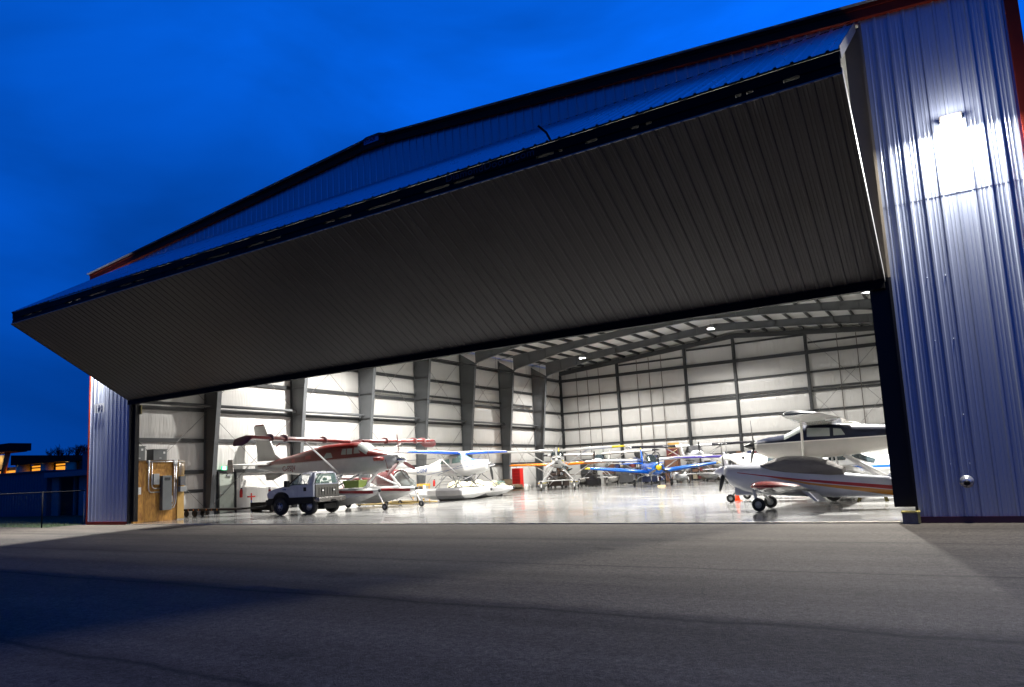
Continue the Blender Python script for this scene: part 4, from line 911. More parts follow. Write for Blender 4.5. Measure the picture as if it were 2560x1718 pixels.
MB().box(-3.8, 3.4, -.08, .08, 2.44, 2.46).build('rotor_blade', bladeblk, Z)
MB().box(-5.42, -5.36, -.02, .02, 1.2, 2.1).build('tail_rotor', bladeblk, Z)
# ------------------------------------------------------------------ white pickup cut down to a tug
def truck():
    hd = radians(188); lx, ly = -sin(hd), cos(hd)
    t = thing('pickup_truck', 'short white pickup without a bed, dark below the doors, beside the red floatplane', 'pickup truck', (7.76-.9*lx, 4.78-.9*ly, 0), hd)
    wh = P('truck_white', (.36, .38, .44), .25, 0, .05, 2, coat=.6); dk = P('truck_black_plastic', (.010, .010, .010), .6, 0, .1, spec=.2)
    def extr(prof, y0, y1, name, mat, hwf=None, bev=.0):
        b = MB(); n = len(prof); A_ = [(x, y0, z) for x, z in prof]; B_ = [(x, y1, z) for x, z in prof]
        b.add(A_+B_, [tuple(range(n))[::-1], tuple(range(n, 2*n))]+[(i, (i+1) % n, n+(i+1) % n, n+i) for i in range(n)])
        return b.build(name, mat, t, bevel=bev)
    # lower body: nose, fender with arch, door, cab corner
    arch = [(.46*cos(a)+.0, .42+.46*sin(a)) for a in [radians(d) for d in (55, 70, 90, 110, 125, 142)]]
    prof = [(-1.93, .80), (-.47, .80)]+[(x, z) for x, z in arch[::-1]]+[(.44, .80), (.78, .80), (.80, 1.02), (.70, 1.14), (.35, 1.23), (-.05, 1.30), (-.42, 1.37), (-1.93, 1.38)]
    prof = [(-1.93, .80), (-.52, .80), (-.46, .93), (-.30, 1.04), (-.08, 1.08), (.16, 1.06), (.36, .95), (.46, .80), (.78, .80), (.80, 1.02), (.70, 1.14), (.35, 1.23), (-.05, 1.30), (-.42, 1.37), (-1.93, 1.38)]
    extr(prof, -.96, .96, 'body', wh, bev=.03)
    extr([(-1.90, .50), (-.55, .50), (-.5, .80), (-.44, .93), (-.28, 1.02), (-.08, 1.06), (.14, 1.04), (.34, .93), (.44, .79), (.74, .79), (.80, .62), (.76, .50), (.5, .46), (-.4, .46)], -.93, .93, 'underbody', dk)
    for s in (-1, 1):
        b = MB(); ring = []
        for k in range(13):
            a = pi*k/12; ring.append([(-.02+.52*cos(a), s*.96, .52+.54*sin(a)), (-.02+.46*cos(a), s*1.02, .50+.48*sin(a)), (-.02+.43*cos(a), s*.96, .50+.44*sin(a))])
        b.loft(ring, closed=False).build('fender_flare', dk, t)
        MB().box(-1.92, -.52, min(s*.94, s*.985), max(s*.94, s*.985), .52, .80).build('rocker_panel', dk, t)
        # pillars
        for p, q, r in (((-.40, s*.90, 1.36), (-1.02, s*.72, 1.88), .035), ((-1.62, s*.92, 1.36), (-1.66, s*.73, 1.88), .06), ((-1.88, s*.92, 1.36), (-1.85, s*.70, 1.88), .06)):
            MB().tube(p, q, r, n=6).build('pillar', wh if r > .04 else dk, t)
        b = MB().add([(-1.66, s*.925, 1.36), (-1.93, s*.925, 1.36), (-1.90, s*.72, 1.90), (-1.68, s*.735, 1.90)], [(0, 1, 2, 3)]).add([(-1.66, s*.90, 1.36), (-1.90, s*.90, 1.36), (-1.88, s*.69, 1.90), (-1.68, s*.70, 1.90)], [(0, 1, 2, 3)]); b.build('cab_corner', wh, t)
        MB().add([(-.44, s*.91, 1.385), (-1.60, s*.93, 1.385), (-1.64, s*.74, 1.85), (-1.03, s*.735, 1.84)], [(0, 1, 2, 3)]).build('side_window', P('pale_green_glass', (.35, .55, .48), .05, 0, 0, alpha=.28), t)
        b = MB().box(-.62, -.42, min(s*1.0, s*1.22), max(s*1.0, s*1.22), 1.30, 1.60); b.build('mirror', dk, t, bevel=.04)
        MB().box(-1.52, -1.38, s*.965-.02, s*.965+.02, 1.08, 1.26).build('door_handle', dk, t)
        MB().box(-.35, -.15, s*.965-.012, s*.965+.012, 1.16, 1.21).build('badge', P('blue_badge', (.03, .05, .15), .4), t)
        MB().box(-1.0, -.997, s*.962-.002, s*.962+.003, .82, 1.36).build('door_gap', dk, t)
        w_ = wheel(t, (0, s*.90, .40), .40, .26, P('silver_wheel', (.32, .33, .38), .35, .4, .1))
        for k in range(6):
            a = 2*pi*k/6; MB().lathe((.13*cos(a), s*1.0, .40+.13*sin(a)), (0, s, 0), [(0, .03), (.03, .025), (.031, 0)], 8).build('wheel_hole', dk, t)
        wheel(t, (-1.62, s*.80, .40), .40, .26, P('silver_wheel', (.2, .2, .2)))
    MB().hexa([(-1.90, -.70, 1.88), (-1.02, -.72, 1.86), (-1.02, .72, 1.86), (-1.90, .70, 1.88), (-1.85, -.60, 1.95), (-1.12, -.62, 1.94), (-1.12, .62, 1.94), (-1.85, .60, 1.95)]).build('roof', wh, t, bevel=.02)
    MB().add([(-.40, -.86, 1.38), (-.40, .86, 1.38), (-1.02, .70, 1.86), (-1.02, -.70, 1.86)], [(0, 1, 2, 3)]).build('windshield', P('pale_green_glass', (.35, .55, .48)), t)
    MB().add([(-1.935, -.80, 1.42), (-1.935, .80, 1.42), (-1.90, .64, 1.84), (-1.90, -.64, 1.84)], [(0, 1, 2, 3)]).build('rear_window', P('pale_green_glass', (.35, .55, .48)), t)
    b = MB().box(-1.99, -1.935, -.86, .86, .80, 1.36)
    for k in range(7): b.box(-2.02, -1.99, -.66+k*.2, -.56+k*.2, .88, 1.22)
    gp = P('grey_tailboard', (.10, .098, .09), .5, .2, .12); b.build('rear_panel', gp, t)
    MB().box(-1.975, -1.93, -.84, .84, 1.36, 1.40).build('window_sill', wh, t)
    for s in (-1, 1):
        MB().box(-2.05, -2.02, s*.42-.10, s*.42+.10, 1.02, 1.14).build('light_housing', dk, t); MB().box(-2.06, -2.05, s*.42-.06, s*.42+.06, 1.05, 1.12).build('rear_light', P('white_lens', (.8, .8, .8), .3, 0, 0), t)
    MB().box(-2.32, -2.0, -1.0, 1.0, .56, .78).build('bumper', P('bumper_chrome', (.22, .21, .20), .25, .7, .1), t, bevel=.06)
    MB().box(-2.36, -2.32, -.14, .14, .56, .66).build('hitch', dk, t)
    MB().box(-2.1, -1.3, -.5, .4, .22, .5).build('rear_axle_guard', dk, t, bevel=.05)
    MB().box(.76, .92, -.95, .95, .50, .74).build('bumper', dk, t, bevel=.05)
    for y_ in (.42, -.42):
        MB().box(-1.60, -1.42, y_-.25, y_+.25, 1.1, 1.50).box(-1.58, -1.44, y_-.12, y_+.12, 1.52, 1.68).build('seat', P('dark_seat', (.03, .03, .03), .8), t, bevel=.05)
    b = MB(); b.path([(-.85+.0*cos(a), .42+.19*cos(a), 1.42+.19*sin(a)) for a in [2*pi*k/16 for k in range(17)]], .015, 6); b.build('steering_wheel', dk, t)
    MB().box(-.75, -.45, -.85, .85, 1.3, 1.42).build('dashboard', dk, t, bevel=.03)
    for y_ in (-.35, .3): MB().box(-1.5, -1.3, y_-.16, y_+.16, 1.955, 1.985).build('roof_light', P('amber_white', (.7, .68, .6), .3), t)
truck()

# ------------------------------------------------------------------ plywood electrical room
ply = bpy.data.materials.new('plywood'); ply.use_nodes = True; t_ = ply.node_tree; b_ = t_.nodes['Principled BSDF']; b_.inputs['Roughness'].default_value = .55
tcn = N(t_, 'ShaderNodeTexCoord'); mpn = N(t_, 'ShaderNodeMapping'); mpn.inputs['Scale'].default_value = (2.2, 2.2, .7); t_.links.new(tcn.outputs['Object'], mpn.inputs[0])
wv = N(t_, 'ShaderNodeTexNoise'); wv.inputs['Scale'].default_value = 2.6; wv.inputs['Detail'].default_value = 6; wv.inputs['Distortion'].default_value = 1.8; t_.links.new(mpn.outputs[0], wv.inputs[0])
cr = N(t_, 'ShaderNodeValToRGB'); cr.color_ramp.elements[0].position = .32; cr.color_ramp.elements[0].color = (.27, .11, .016, 1); cr.color_ramp.elements[1].position = .62; cr.color_ramp.elements[1].color = (.52, .26, .04, 1)
t_.links.new(wv.outputs[0], cr.inputs[0]); t_.links.new(cr.outputs[0], b_.inputs['Base Color'])
wr = thing('electrical_room', 'plywood electrical box room just inside the left side of the door', 'electrical room', (0, 0, 0))
MB().box(.45, 2.95, .45, 1.52, 0, 2.44).box(.45, 2.95, 1.524, 2.62, 0, 2.44).box(.45, 2.94, .45, 2.62, 2.445, 2.8).box(2.0, 2.93, 2.624, 2.66, 0, 2.8).build('wall', ply, wr)
MB().box(.40, 3.0, .42, 2.72, 2.8, 2.84).build('top', P('dark_ply_edge', (.10, .06, .03), .6), wr)
MB().box(2.952, 3.02, 2.60, 2.95, .05, 2.8).build('wall', P('pale_plywood', (.45, .27, .07), .6, 0, .15, 2), wr)
gbox = P('grey_enclosure', (.13, .14, .14), .4, .2, .1)
MB().box(2.954, 3.2, 1.72, 2.20, .5, 2.1).build('panel_cabinet', gbox, wr, bevel=.01)
b = MB(); [b.box(3.202, 3.21, 1.82, 2.1, 1.88+k*.035, 1.90+k*.035) for k in range(4)]; b.build('louvre', postblack, wr)
MB().box(2.954, 3.1, 1.33, 1.62, 1.70, 2.2).build('junction_box', P('pale_grey_enclosure', (.28, .29, .29), .4, .2, .1), wr, bevel=.01)
MB().box(2.954, 2.96, .58, .80, 1.28, 1.60).build('notice', P('paper', (.7, .7, .68), .7), wr)
b = MB(); [b.box(2.961, 2.963, .62, .62+.14*((k*37 % 10)/10*.5+.5), 1.53-k*.035, 1.538-k*.035) for k in range(7)]; b.build('notice_text', P('ink_grey', (.2, .2, .22), .6, 0, 0), wr)
con = P('conduit', (.50, .49, .47), .3, .7, .1)
for ys_, zb_ in (((1.12, 1.70), 1.35), ((1.28, 1.70), 1.52)):
    MB().path([(3.02, ys_[0], 2.72), (3.02, ys_[0], zb_+.2), (3.02, ys_[0]+.03, zb_+.07), (3.02, ys_[0]+.1, zb_+.01), (3.02, ys_[0]+.2, zb_), (3.02, ys_[1], zb_)], .028, 7).build('conduit', con, wr)
for k, ys_ in enumerate((2.42, 2.52)):
    MB().path([(3.03, ys_, 2.72), (3.03, ys_, 1.0), (3.03, ys_-.03, .8+.0*k), (3.03, ys_-.12, .66-.06*k), (3.03, 2.22, .62-.06*k)], .028, 7).build('conduit', con, wr)
MB().tube((3.03, 1.0, 2.76), (3.03, 2.95, 2.76), .028).build('conduit', con, wr)
for ys_ in (1.12, 2.42, 2.52): MB().tube((3.03, ys_, 2.58), (3.03, ys_, 2.84), .05).build('conduit_fitting', P('white_fitting', (.7, .7, .68), .4), wr)
for k in range(4):
    y_ = 2.66+k*.07
    MB().tube((3.06, y_, 2.1), (3.06, y_, 2.74), .016, n=6).build('conduit', con, wr)
    MB().box(3.03, 3.22, y_-.03, y_+.03, 1.62, 2.05).build('breaker', P('breaker_grey', (.12, .12, .125), .5), wr)
MB().box(3.03, 3.25, 2.60, 2.94, 1.32, 1.56).build('meter_box', P('pale_grey_enclosure', (.28, .29, .29)), wr, bevel=.01)
MB().box(2.954, 3.0, 2.28, 2.36, .85, 1.15).build('tag_strip', P('paper', (.7, .7, .68)), wr)
def xfmr(y0, y1, z1, label):
    t = thing('transformer', label, 'transformer', (2.3, (y0+y1)/2, 2.841), 0, 'grey transformers on the plywood room'); w2 = (y1-y0)/2; h = z1-2.84
    MB().box(-.35, .22, -w2, w2, 0, h-.03).build('case', gbox, t, bevel=.012); MB().box(-.38, .25, -w2-.03, w2+.03, h-.03, h).build('lid', gbox, t)
    MB().box(.225, .23, w2-.2, w2-.1, h-.22, h-.12).build('sticker', P('paper', (.7, .7, .68)), t)
    MB().box(.225, .232, -.05, .06, .1, .13).build('label_plate', P('paper', (.7, .7, .68)), t)
xfmr(.66, 1.24, 3.52, 'grey transformer on the plywood room, the one nearer the door'); xfmr(1.66, 2.36, 3.38, 'grey transformer on the plywood room, the lower one deeper inside')

# ------------------------------------------------------------------ exit doors and signs
ed = bpy.data.objects.new('exit_door', None); COL.objects.link(ed); ed.parent = hg
MB().box(.26, .30, 6.96, 7.94, .02, 2.18).build('leaf', P('pale_green_door', (.30, .33, .29), .3), ed)
MB().box(.22, .34, 6.84, 6.95, 0, 2.3).box(.22, .34, 7.95, 8.06, 0, 2.3).box(.22, .34, 6.95, 7.95, 2.19, 2.3).build('frame', postblack, ed)
MB().tube((.30, 7.05, 1.02), (.36, 7.05, 1.02), .02).tube((.36, 7.05, 1.02), (.36, 7.18, 1.02), .014).build('handle', chrome, ed)
MB().box(.30, .38, 7.4, 7.7, 2.02, 2.10).build('closer', galv, ed)
def exit_sign(loc, rz, label, s=1.):
    t = thing('exit_sign', label, 'exit sign', loc, rz, 'green exit signs')
    MB().box(-.02*s, .02*s, -.17*s, .17*s, -.1*s, .1*s).build('housing', P('sign_green', (.02, .75, .25), .4, 0, 0, emit=1.6), t)
    MB().box(.021*s, .028*s, -.10*s, .10*s, -.09*s, .09*s).build('pictogram', P('sign_white', (.8, 1, .9), .4, 0, 0, emit=2.2), t)
exit_sign((.36, 7.22, 2.47), 0, 'green lit exit sign over the pale side door on the left wall')
exit_sign((4.34, L-.6, 2.46), -pi/2, 'green lit exit sign on the back wall behind the dark windshield plane', 1.7)
def extinguisher(x, y, z, label):
    t = thing('fire_extinguisher', label, 'fire extinguisher', (x, y, z), 0, 'red fire extinguishers')
    MB().lathe((0, 0, 0), (0, 0, 1), [(0, .06), (.02, .085), (.38, .085), (.45, .04), (.48, .025)], 14).build('cylinder', P('signal_red', (.55, .02, .015), .3), t)
    MB().box(-.02, .1, -.02, .02, .48, .53).build('valve', postblack, t); MB().path([(.06, 0, .5), (.12, 0, .4), (.11, 0, .2)], .012, 5).build('hose', postblack, t)
extinguisher(.42, 8.3, .80, 'fire extinguisher on the left wall next to the exit door'); extinguisher(.42, 26.1, .72, 'fire extinguisher on the left wall behind the blue edged floatplane')
# ------------------------------------------------------------------ things on the floor, left side
t = thing('flatbed_cart', 'low black flatbed cart with amber reflectors near the plywood room', 'cart', (0, 0, 0))
MB().box(.75, 5.1, 4.35, 5.0, .30, .40).build('deck', P('cart_black', (.012, .010, .009), .6, spec=.2), t)
for k in range(7): MB().box(.9+k*.42+(.2 if k > 3 else 0), .95+k*.42+(.2 if k > 3 else 0), 4.33, 4.35, .31, .39).build('reflector', P('amber', (.45, .16, .04), .4), t)
for x in (1.05, 1.75):
    for y in (4.45, 4.9): wheel(t, (x, y, .16), .16, .1, postblack)
MB().tube((5.1, 4.7, .36), (6.5, 4.9, .42), .04).build('tow_bar', P('cart_black', (.012, .01, .009)), t)
MB().box(1.2, 2.9, 8.3, 9.0, .06, .50).box(1.25, 1.4, 8.35, 8.95, 0, .06).box(2.7, 2.85, 8.35, 8.95, 0, .06).build('crate', P('cart_black', (.012, .01, .009)), None, bevel=.01, label='long black crate on the floor behind the pickup nose', category='crate')
t = thing('valve_stand', 'red valve handwheel on a blue pipe by the left wall', 'valve', (.55, 8.9, 0))
MB().tube((0, 0, 0), (0, 0, .62), .035).build('pipe', P('blue_pipe', (.03, .08, .3), .4), t); MB().tube((0, 0, .62), (0, 0, 1.02), .04).box(-.05, .05, -.24, .24, .78, .86).build('handwheel', P('signal_red', (.55, .02, .015)), t)
t = thing('tote_box', 'olive green tote box resting on the red floatplane float', 'box', (9.69, 7.70, 1.11)); g_ = P('olive_plastic', (.16, .22, .04), .5, 0, .15)
MB().hexa([(-.46, -.24, 0), (.46, -.24, 0), (.46, .24, 0), (-.46, .24, 0), (-.52, -.29, .30), (.52, -.29, .30), (.52, .29, .30), (-.52, .29, .30)]).build('bin', g_, t); MB().box(-.54, .54, -.31, .31, .30, .36).build('lid', g_, t, bevel=.01)
t = thing('covered_boat', 'small boat under a cream tarpaulin behind the silver floats', 'boat', (6.9, 22.6, 0)); cr_ = P('cream_tarp', (.72, .66, .42), .8, 0, .08, 2, .9, 4)
b = MB(); rings = []
for i in range(15):
    f = i/14; x = -2.2+4.4*f; w = .75*(1-.15*abs(2*f-1)**2); h = 1.02+.07*sin(f*17)+.04*sin(f*41)-(.28*f**4)
    rings.append([(x, -w, .5), (x, -w*.8, h-.12), (x, -w*.3, h), (x, w*.3, h+.02), (x, w*.8, h-.1), (x, w, .5)])
b.loft(rings, smooth=True).build('tarpaulin', cr_, t)
MB().hexa([(-2.1, -.5, .18), (2.0, -.4, .18), (2.0, .4, .18), (-2.1, .5, .18), (-2.3, -.78, .52), (2.4, -.7, .52), (2.4, .7, .52), (-2.3, .78, .52)]).build('hull', paintw, t)
MB().add([(2.05, -.5, .55), (2.05, .5, .55), (1.75, .45, 1.0), (1.75, -.45, 1.0)], [(0, 1, 2, 3)]).build('windscreen', glass_g, t); MB().box(-1.6, 1.6, -.5, -.4, 0, .18).box(-1.6, 1.6, .4, .5, 0, .18).build('trailer', strutd, t)
t = thing('work_table', 'orange topped low table behind the red floatplane bow', 'table', (1.6, 23, 0)); MB().box(-.55, .55, -.4, .4, .82, .98).build('table_top', P('orange_board', (.62, .33, .05), .5), t)
for sx_ in (-.48, .48):
    for sy_ in (-.34, .34): MB().box(sx_-.03, sx_+.03, sy_-.03, sy_+.03, 0, .82).build('leg', P('orange_board', (.62, .33, .05)), t)
t = thing('ground_dolly', 'brass coloured tube dolly on the floor under the red floatplane bows', 'dolly', (8.3, 12.3, 0)); br_ = P('brass_tube', (.30, .22, .08))
MB().tube((-2.4, -.5, .10), (1.6, -.5, .10), .04).tube((-2.4, .6, .12), (2.2, .9, .12), .04).tube((-1.2, -.5, .1), (-1.2, .7, .1), .03).tube((1.2, -.5, .1), (1.2, .8, .1), .03).tube((.9, .8, .12), (1.5, .1, .62), .03).build('tube_frame', br_, t)
for x in (-2.2, -.2): wheel(t, (x, -.5, .13), .13, .08); wheel(t, (x, .65, .13), .13, .08)
# ------------------------------------------------------------------ back left corner and back wall clutter
t = thing('tool_cabinet', 'tall red tool cabinet in front of the left wall', 'cabinet', (1.05, 37.6, 0)); rd = P('signal_red', (.55, .02, .015))
MB().box(-.42, .42, -.3, .3, 0.05, 1.85).build('case', rd, t, bevel=.01)
for k in range(6): MB().box(-.38, .38, -.32, -.302, .15+k*.27, .37+k*.27).build('drawer', P('darker_red', (.40, .012, .01), .35), t)
wood = P('scrap_wood', (.16, .12, .075), .8, 0, .35, 3)
for k, (x0, x1, y0, z0, z1, tw) in enumerate(((1.6, 4.6, 33.0, .02, .14, .1), (1.8, 4.4, 33.3, .15, .26, -.06), (2.0, 4.0, 33.1, .27, .38, .16), (1.7, 3.4, 33.5, .39, .52, -.2), (2.2, 3.0, 33.3, .53, .95, .5), (3.3, 4.2, 32.8, .27, .5, .3))):
    lab = ('lowest scrap plank of the wood pile by the left wall', 'long plank second from the floor in the wood pile', 'short plank across the middle of the wood pile', 'tilted plank near the top of the wood pile', 'square block topping the wood pile', 'stub of timber on the right end of the wood pile')[k]
    o = MB().box(-(x1-x0)/2, (x1-x0)/2, -.35, .35, 0, z1-z0).build('scrap_timber', wood, None, bevel=.01); o.location = ((x0+x1)/2, y0, z0+.002); o.rotation_euler = (0, 0, tw); tag(o, lab, 'timber', 'timber pile by the left wall')
t = thing('water_drum', 'white plastic drum left of the white and yellow floatplane', 'drum', (5.35, 31.7, 0)); MB().lathe((0, 0, 0), (0, 0, 1), [(0, .18), (.05, .21), (.45, .21), (.52, .15), (.56, .05)], 16).build('body', paintw, t)
MB().path([(.2, 0, .1), (.38, 0, .15), (.38, 0, .42), (.2, 0, .46)], .02, 6).build('handle', paintw, t)
def box_thing(name, label, cat, x, y, w, d, h, mat, z=0, extra=None):
    t = thing(name, label, cat, (x, y, z)); MB().box(-w/2, w/2, -d/2, d/2, 0, h).build('case', mat, t, bevel=.012)
    if extra: extra(t, w, d, h)
    return t
dkbrown = P('dark_brown_board', (.10, .045, .028), .6, 0, .2, 2)
def doors(t, w, d, h):
    n = max(2, int(w/.6))
    for k in range(n): MB().box(-w/2+.03+k*(w-.06)/n+.01, -w/2+.03+(k+1)*(w-.06)/n-.01, -d/2-.02, -d/2-.002, .06, h-.06).build('door', P('door_brown', (.13, .06, .035), .5), t)
box_thing('cupboard', 'tall dark brown cupboard against the back wall right of the blue trainer', 'cupboard', 12.0, 47.6, 1.3, .7, 2.3, dkbrown, extra=doors)
def lean(t, w, d, h): MB().tube((-.4, -.3, .15), (.5, -.3, .6), .03).build('rod', P('cream_rod', (.6, .5, .3), .5), t)
box_thing('cowling', 'dark maroon cowling stored on top of the brown cupboard', 'cowling', 12.1, 47.6, 1.1, .5, .75, mar, 2.305, lean)
box_thing('board', 'plywood sheet leaning above the maroon cowling on the cupboard', 'board', 12.0, 48.2, 1.1, .05, 1.4, P('pale_plywood', (.45, .27, .07)), 2.2)
t = thing('spare_tyre', 'black tyre hanging high on the back wall above the shelves', 'tyre', (8.4, 48.3, 2.75)); MB().lathe((0, .1, 0), (0, -1, 0), [(0, .2), (0, .36), (.05, .42), (.15, .42), (.2, .36), (.2, .2)], 20).build('tread', tyrem, t); MB().lathe((0, .0, 0), (0, -1, 0), [(0, 0), (0, .19), (.05, .19), (.06, 0)], 14).build('rim', rimm, t)
def shelf(x, y, w, label):
    t = thing('shelving', label, 'shelving', (x, y, 0)); m = P('rack_steel', (.05, .055, .07), .5, .2, .1)
    for z in (.1, .75, 1.4, 2.0): MB().box(-w/2, w/2, -.3, .3, z, z+.04).build('shelf', m, t)
    for sx_ in (-1, 1):
        for sy_ in (-1, 1): MB().box(sx_*w/2-.03, sx_*w/2+.03, sy_*.3-.03, sy_*.3+.03, 0, 2.1).build('post', m, t)
shelf(7.3, 47.9, 2.4, 'steel shelving by the back wall behind the grey floatplane'); shelf(10.0, 47.9, 2.4, 'steel shelving by the back wall under the hanging tyre'); shelf(15.2, 47.9, 3.0, 'steel shelving by the back wall behind the black winged floatplane'); shelf(19.3, 47.9, 3.0, 'steel shelving by the back wall left of the glossy white nose')
random.seed(21); pal = [('brown', (.12, .06, .035)), ('grey', (.15, .16, .17)), ('dark blue', (.02, .03, .10)), ('beige', (.36, .31, .22)), ('black', (.02, .02, .02)), ('pale grey', (.42, .42, .42)), ('maroon', (.12, .02, .02))]
for sx0, w in ((7.3, 2.4), (10.0, 2.4), (15.2, 3.0), (19.3, 3.0)):
    for li, z in enumerate((.142, .792, 1.442, 2.042)):
        x = -w/2+.1
        k = 0
        while x < w/2-.3:
            bw = random.uniform(.25, .6); bh = random.uniform(.2, .48); nm, c_ = random.choice(pal)
            if x+bw > w/2: break
            o = MB().box(-bw/2, bw/2, -.22, .22, 0, bh).box(-bw/2-.01, bw/2+.01, -.23, .23, bh*.86, bh+.01).build('storage_box', P('store_'+nm, c_, .6, 0, .15), None, bevel=.01)
            o.location = (sx0+x+bw/2, 47.86, z); shn = {7.3: 'rack behind the grey floatplane', 10.0: 'rack under the hanging tyre', 15.2: 'rack behind the black wing', 19.3: 'rack left of the glossy nose'}[sx0]
            tag(o, '%s box, %s from left, %s shelf, %s' % (nm, ('first', 'second', 'third', 'fourth', 'fifth', 'sixth', 'seventh', 'eighth', 'ninth')[k], ('bottom', 'second', 'third', 'top')[li], shn), 'box', 'boxes on the steel shelving'); x += bw+random.uniform(.03, .2); k += 1
for k, (x, y, r, h, c_, lab) in enumerate(((9.0, 44.6, .32, .9, (.05, .055, .06), 'dark steel drum behind the blue trainer left wheel'), (12.9, 45.6, .28, .95, (.40, .40, .40), 'pale steel drum in front of the brown cupboard'), (13.7, 45.7, .28, .9, (.36, .36, .35), 'pale steel drum right of the brown cupboard'), (6.3, 43.0, .3, .88, (.06, .06, .07), 'dark drum under the grey floatplane wing'))):
    t = thing('steel_drum', lab, 'drum', (x, y, 0), 0, 'steel drums at the back'); MB().lathe((0, 0, 0), (0, 0, 1), [(0, r*.97), (0, r), (h*.32, r), (h*.34, r*1.03), (h*.36, r), (h*.64, r), (h*.66, r*1.03), (h*.68, r), (h, r), (h, r*.95)], 18).build('barrel', P('drum_%d' % k, c_, .4, .3, .15), t); MB().lathe((0, 0, h-.02), (0, 0, 1), [(0, r*.9), (.01, 0)], 16).build('lid', P('drum_%d' % k, c_), t)
def bench(x, y, w, label):
    t = thing('workbench', label, 'workbench', (x, y, 0)); m = P('bench_brown', (.07, .045, .03), .6, 0, .2)
    MB().box(-w/2, w/2, -.4, .4, .86, .93).build('table_top', m, t)
    for sx_ in (-1, 1):
        for sy_ in (-1, 1): MB().box(sx_*(w/2-.1)-.04, sx_*(w/2-.1)+.04, sy_*.34-.04, sy_*.34+.04, 0, .86).build('leg', m, t)
    MB().box(-w/2+.15, w/2-.15, -.3, .3, .2, .24).build('lower_shelf', m, t)
bench(3.2, 41.5, 2.4, 'dark brown workbench behind the orange wing by the left wall'); bench(13.6, 44.3, 2.0, 'dark brown workbench behind the blue trainer')
for x, y, w, h, lab in ((2.5, 41.5, .6, .5, 'dark machine case on the left end of the workbench by the left wall'), (3.7, 41.5, .5, .35, 'small case on the right end of the workbench by the left wall'), (13.4, 44.3, .7, .45, 'dark motor case on the workbench behind the blue trainer')):
    o = MB().box(-w/2, w/2, -.25, .25, 0, h).tube((0, 0, h), (0, 0, h+.15), .06).build('machine_case', P('machine_dark', (.04, .042, .045), .4, .3), None, bevel=.02); o.location = (x, y, .932); tag(o, lab, 'machine case')
for i, (x0, lab) in enumerate(((9.35, 'left bent roll bar of dark tube above the blue canopy'), (10.6, 'right bent roll bar of dark tube above the blue canopy'))):
    o = MB().path([(x0-.5, 46.9, 2.05), (x0-.35, 46.9, 2.5), (x0, 46.9, 2.85), (x0+.35, 46.9, 2.7), (x0+.55, 46.9, 2.1)], .06, 6).build('tube_hoop', P('machine_dark', (.04, .042, .045)), None); tag(o, lab, 'tube frame', 'bent tube hoops on the shelving')
# dark stores and machines crowding the back of the floor
def machine(kind, label, x, y, w, d, h, col, seed):
    rnd = random.Random(seed); t = thing(kind, label, kind.replace('_', ' '), (x, y, 0), rnd.uniform(-.25, .25)); m = P('stored_%d' % seed, col, .55, .1, .25, 3)
    MB().box(-w/2, w/2, -d/2, d/2, .14, h*.62).build('body', m, t, bevel=.03)
    MB().box(-w*.35, w*.2, -d*.35, d*.35, h*.62, h).build('upper_case', P('stored_%d_top' % seed, tuple(min(1, c*1.6+.01) for c in col), .5, .1, .2, 3), t, bevel=.03)
    MB().path([(w*.3, -d*.2, h*.6), (w*.34, -d*.2, h*1.15), (w*.05, -d*.1, h*1.22)], .03, 6).build('pipe', strutd, t)
    for sx_ in (-1, 1):
        for sy_ in (-1, 1): wheel(t, (sx_*w*.36, sy_*d*.42, .12), .12, .07, strutd)
for i, (kind, label, x, y, w, d, h, col) in enumerate((
    ('compressor', 'dark compressor under the orange wing, left of the white and yellow nose', 4.6, 38.6, 1.5, .9, 1.25, (.05, .035, .03)),
    ('generator', 'black wheeled generator below the white and yellow propeller', 6.6, 40.6, 1.6, .9, 1.15, (.02, .02, .022)),
    ('tool_chest', 'dark grey tool chest behind the right float of the white and yellow aircraft', 9.3, 42.9, 1.3, .8, 1.35, (.07, .07, .075)),
    ('engine_stand', 'brown covered engine stand between the grey and the blue aircraft', 10.9, 44.6, 1.2, .9, 1.5, (.09, .05, .03)),
    ('storage_crate', 'dark blue wheeled crate behind the blue trainer fin', 11.6, 42.6, 1.3, .9, 1.2, (.02, .03, .08)),
    ('parts_cart', 'dark parts cart right of the blue trainer cowling', 16.0, 45.8, 1.5, .8, 1.4, (.06, .045, .035)),
    ('pallet_crate', 'black crate on castors below the black winged floatplane', 17.9, 45.6, 1.7, .9, 1.1, (.018, .018, .02)),
    ('heater', 'brown portable heater right of the black winged floatplane bows', 19.8, 45.4, 1.2, .8, 1.3, (.10, .06, .03)),
    ('floor_sweeper', 'dark floor sweeper behind the purple edged wing', 21.8, 44.6, 1.5, .9, 1.3, (.04, .045, .05)),
    ('fuel_cart', 'dull maroon fuel cart by the back wall left of the navy floatplane', 23.8, 45.2, 1.4, .9, 1.25, (.08, .015, .015)),
    ('battery_cart', 'dark battery cart near the grey floatplane bows', 8.2, 38.3, 1.0, .7, 1.0, (.03, .03, .035)))):
    machine(kind, label, x, y, w, d, h, col, 50+i)
for k, x in enumerate((3.0, 5.4, 17.6, 22.4)):  # plain dark partition panels added to fill out the back wall
    t = thing('dark_partition', ('dark partition on the back wall above the workbench', 'brown partition on the back wall by the exit sign', 'dark partition on the back wall behind the black winged floatplane', 'dark partition on the back wall near the maroon fuel cart')[k], 'board', (x, 48.35, 0))
    MB().box(-.9, .9, -.03, .03, .9, 2.5-.2*(k % 2)).build('board', P('dark_brown_board', (.10, .045, .028)) if k % 2 else P('machine_dark', (.04, .042, .045)), t); MB().box(-.93, .93, -.045, .045, .85, .9).build('ledge', strutd, t)
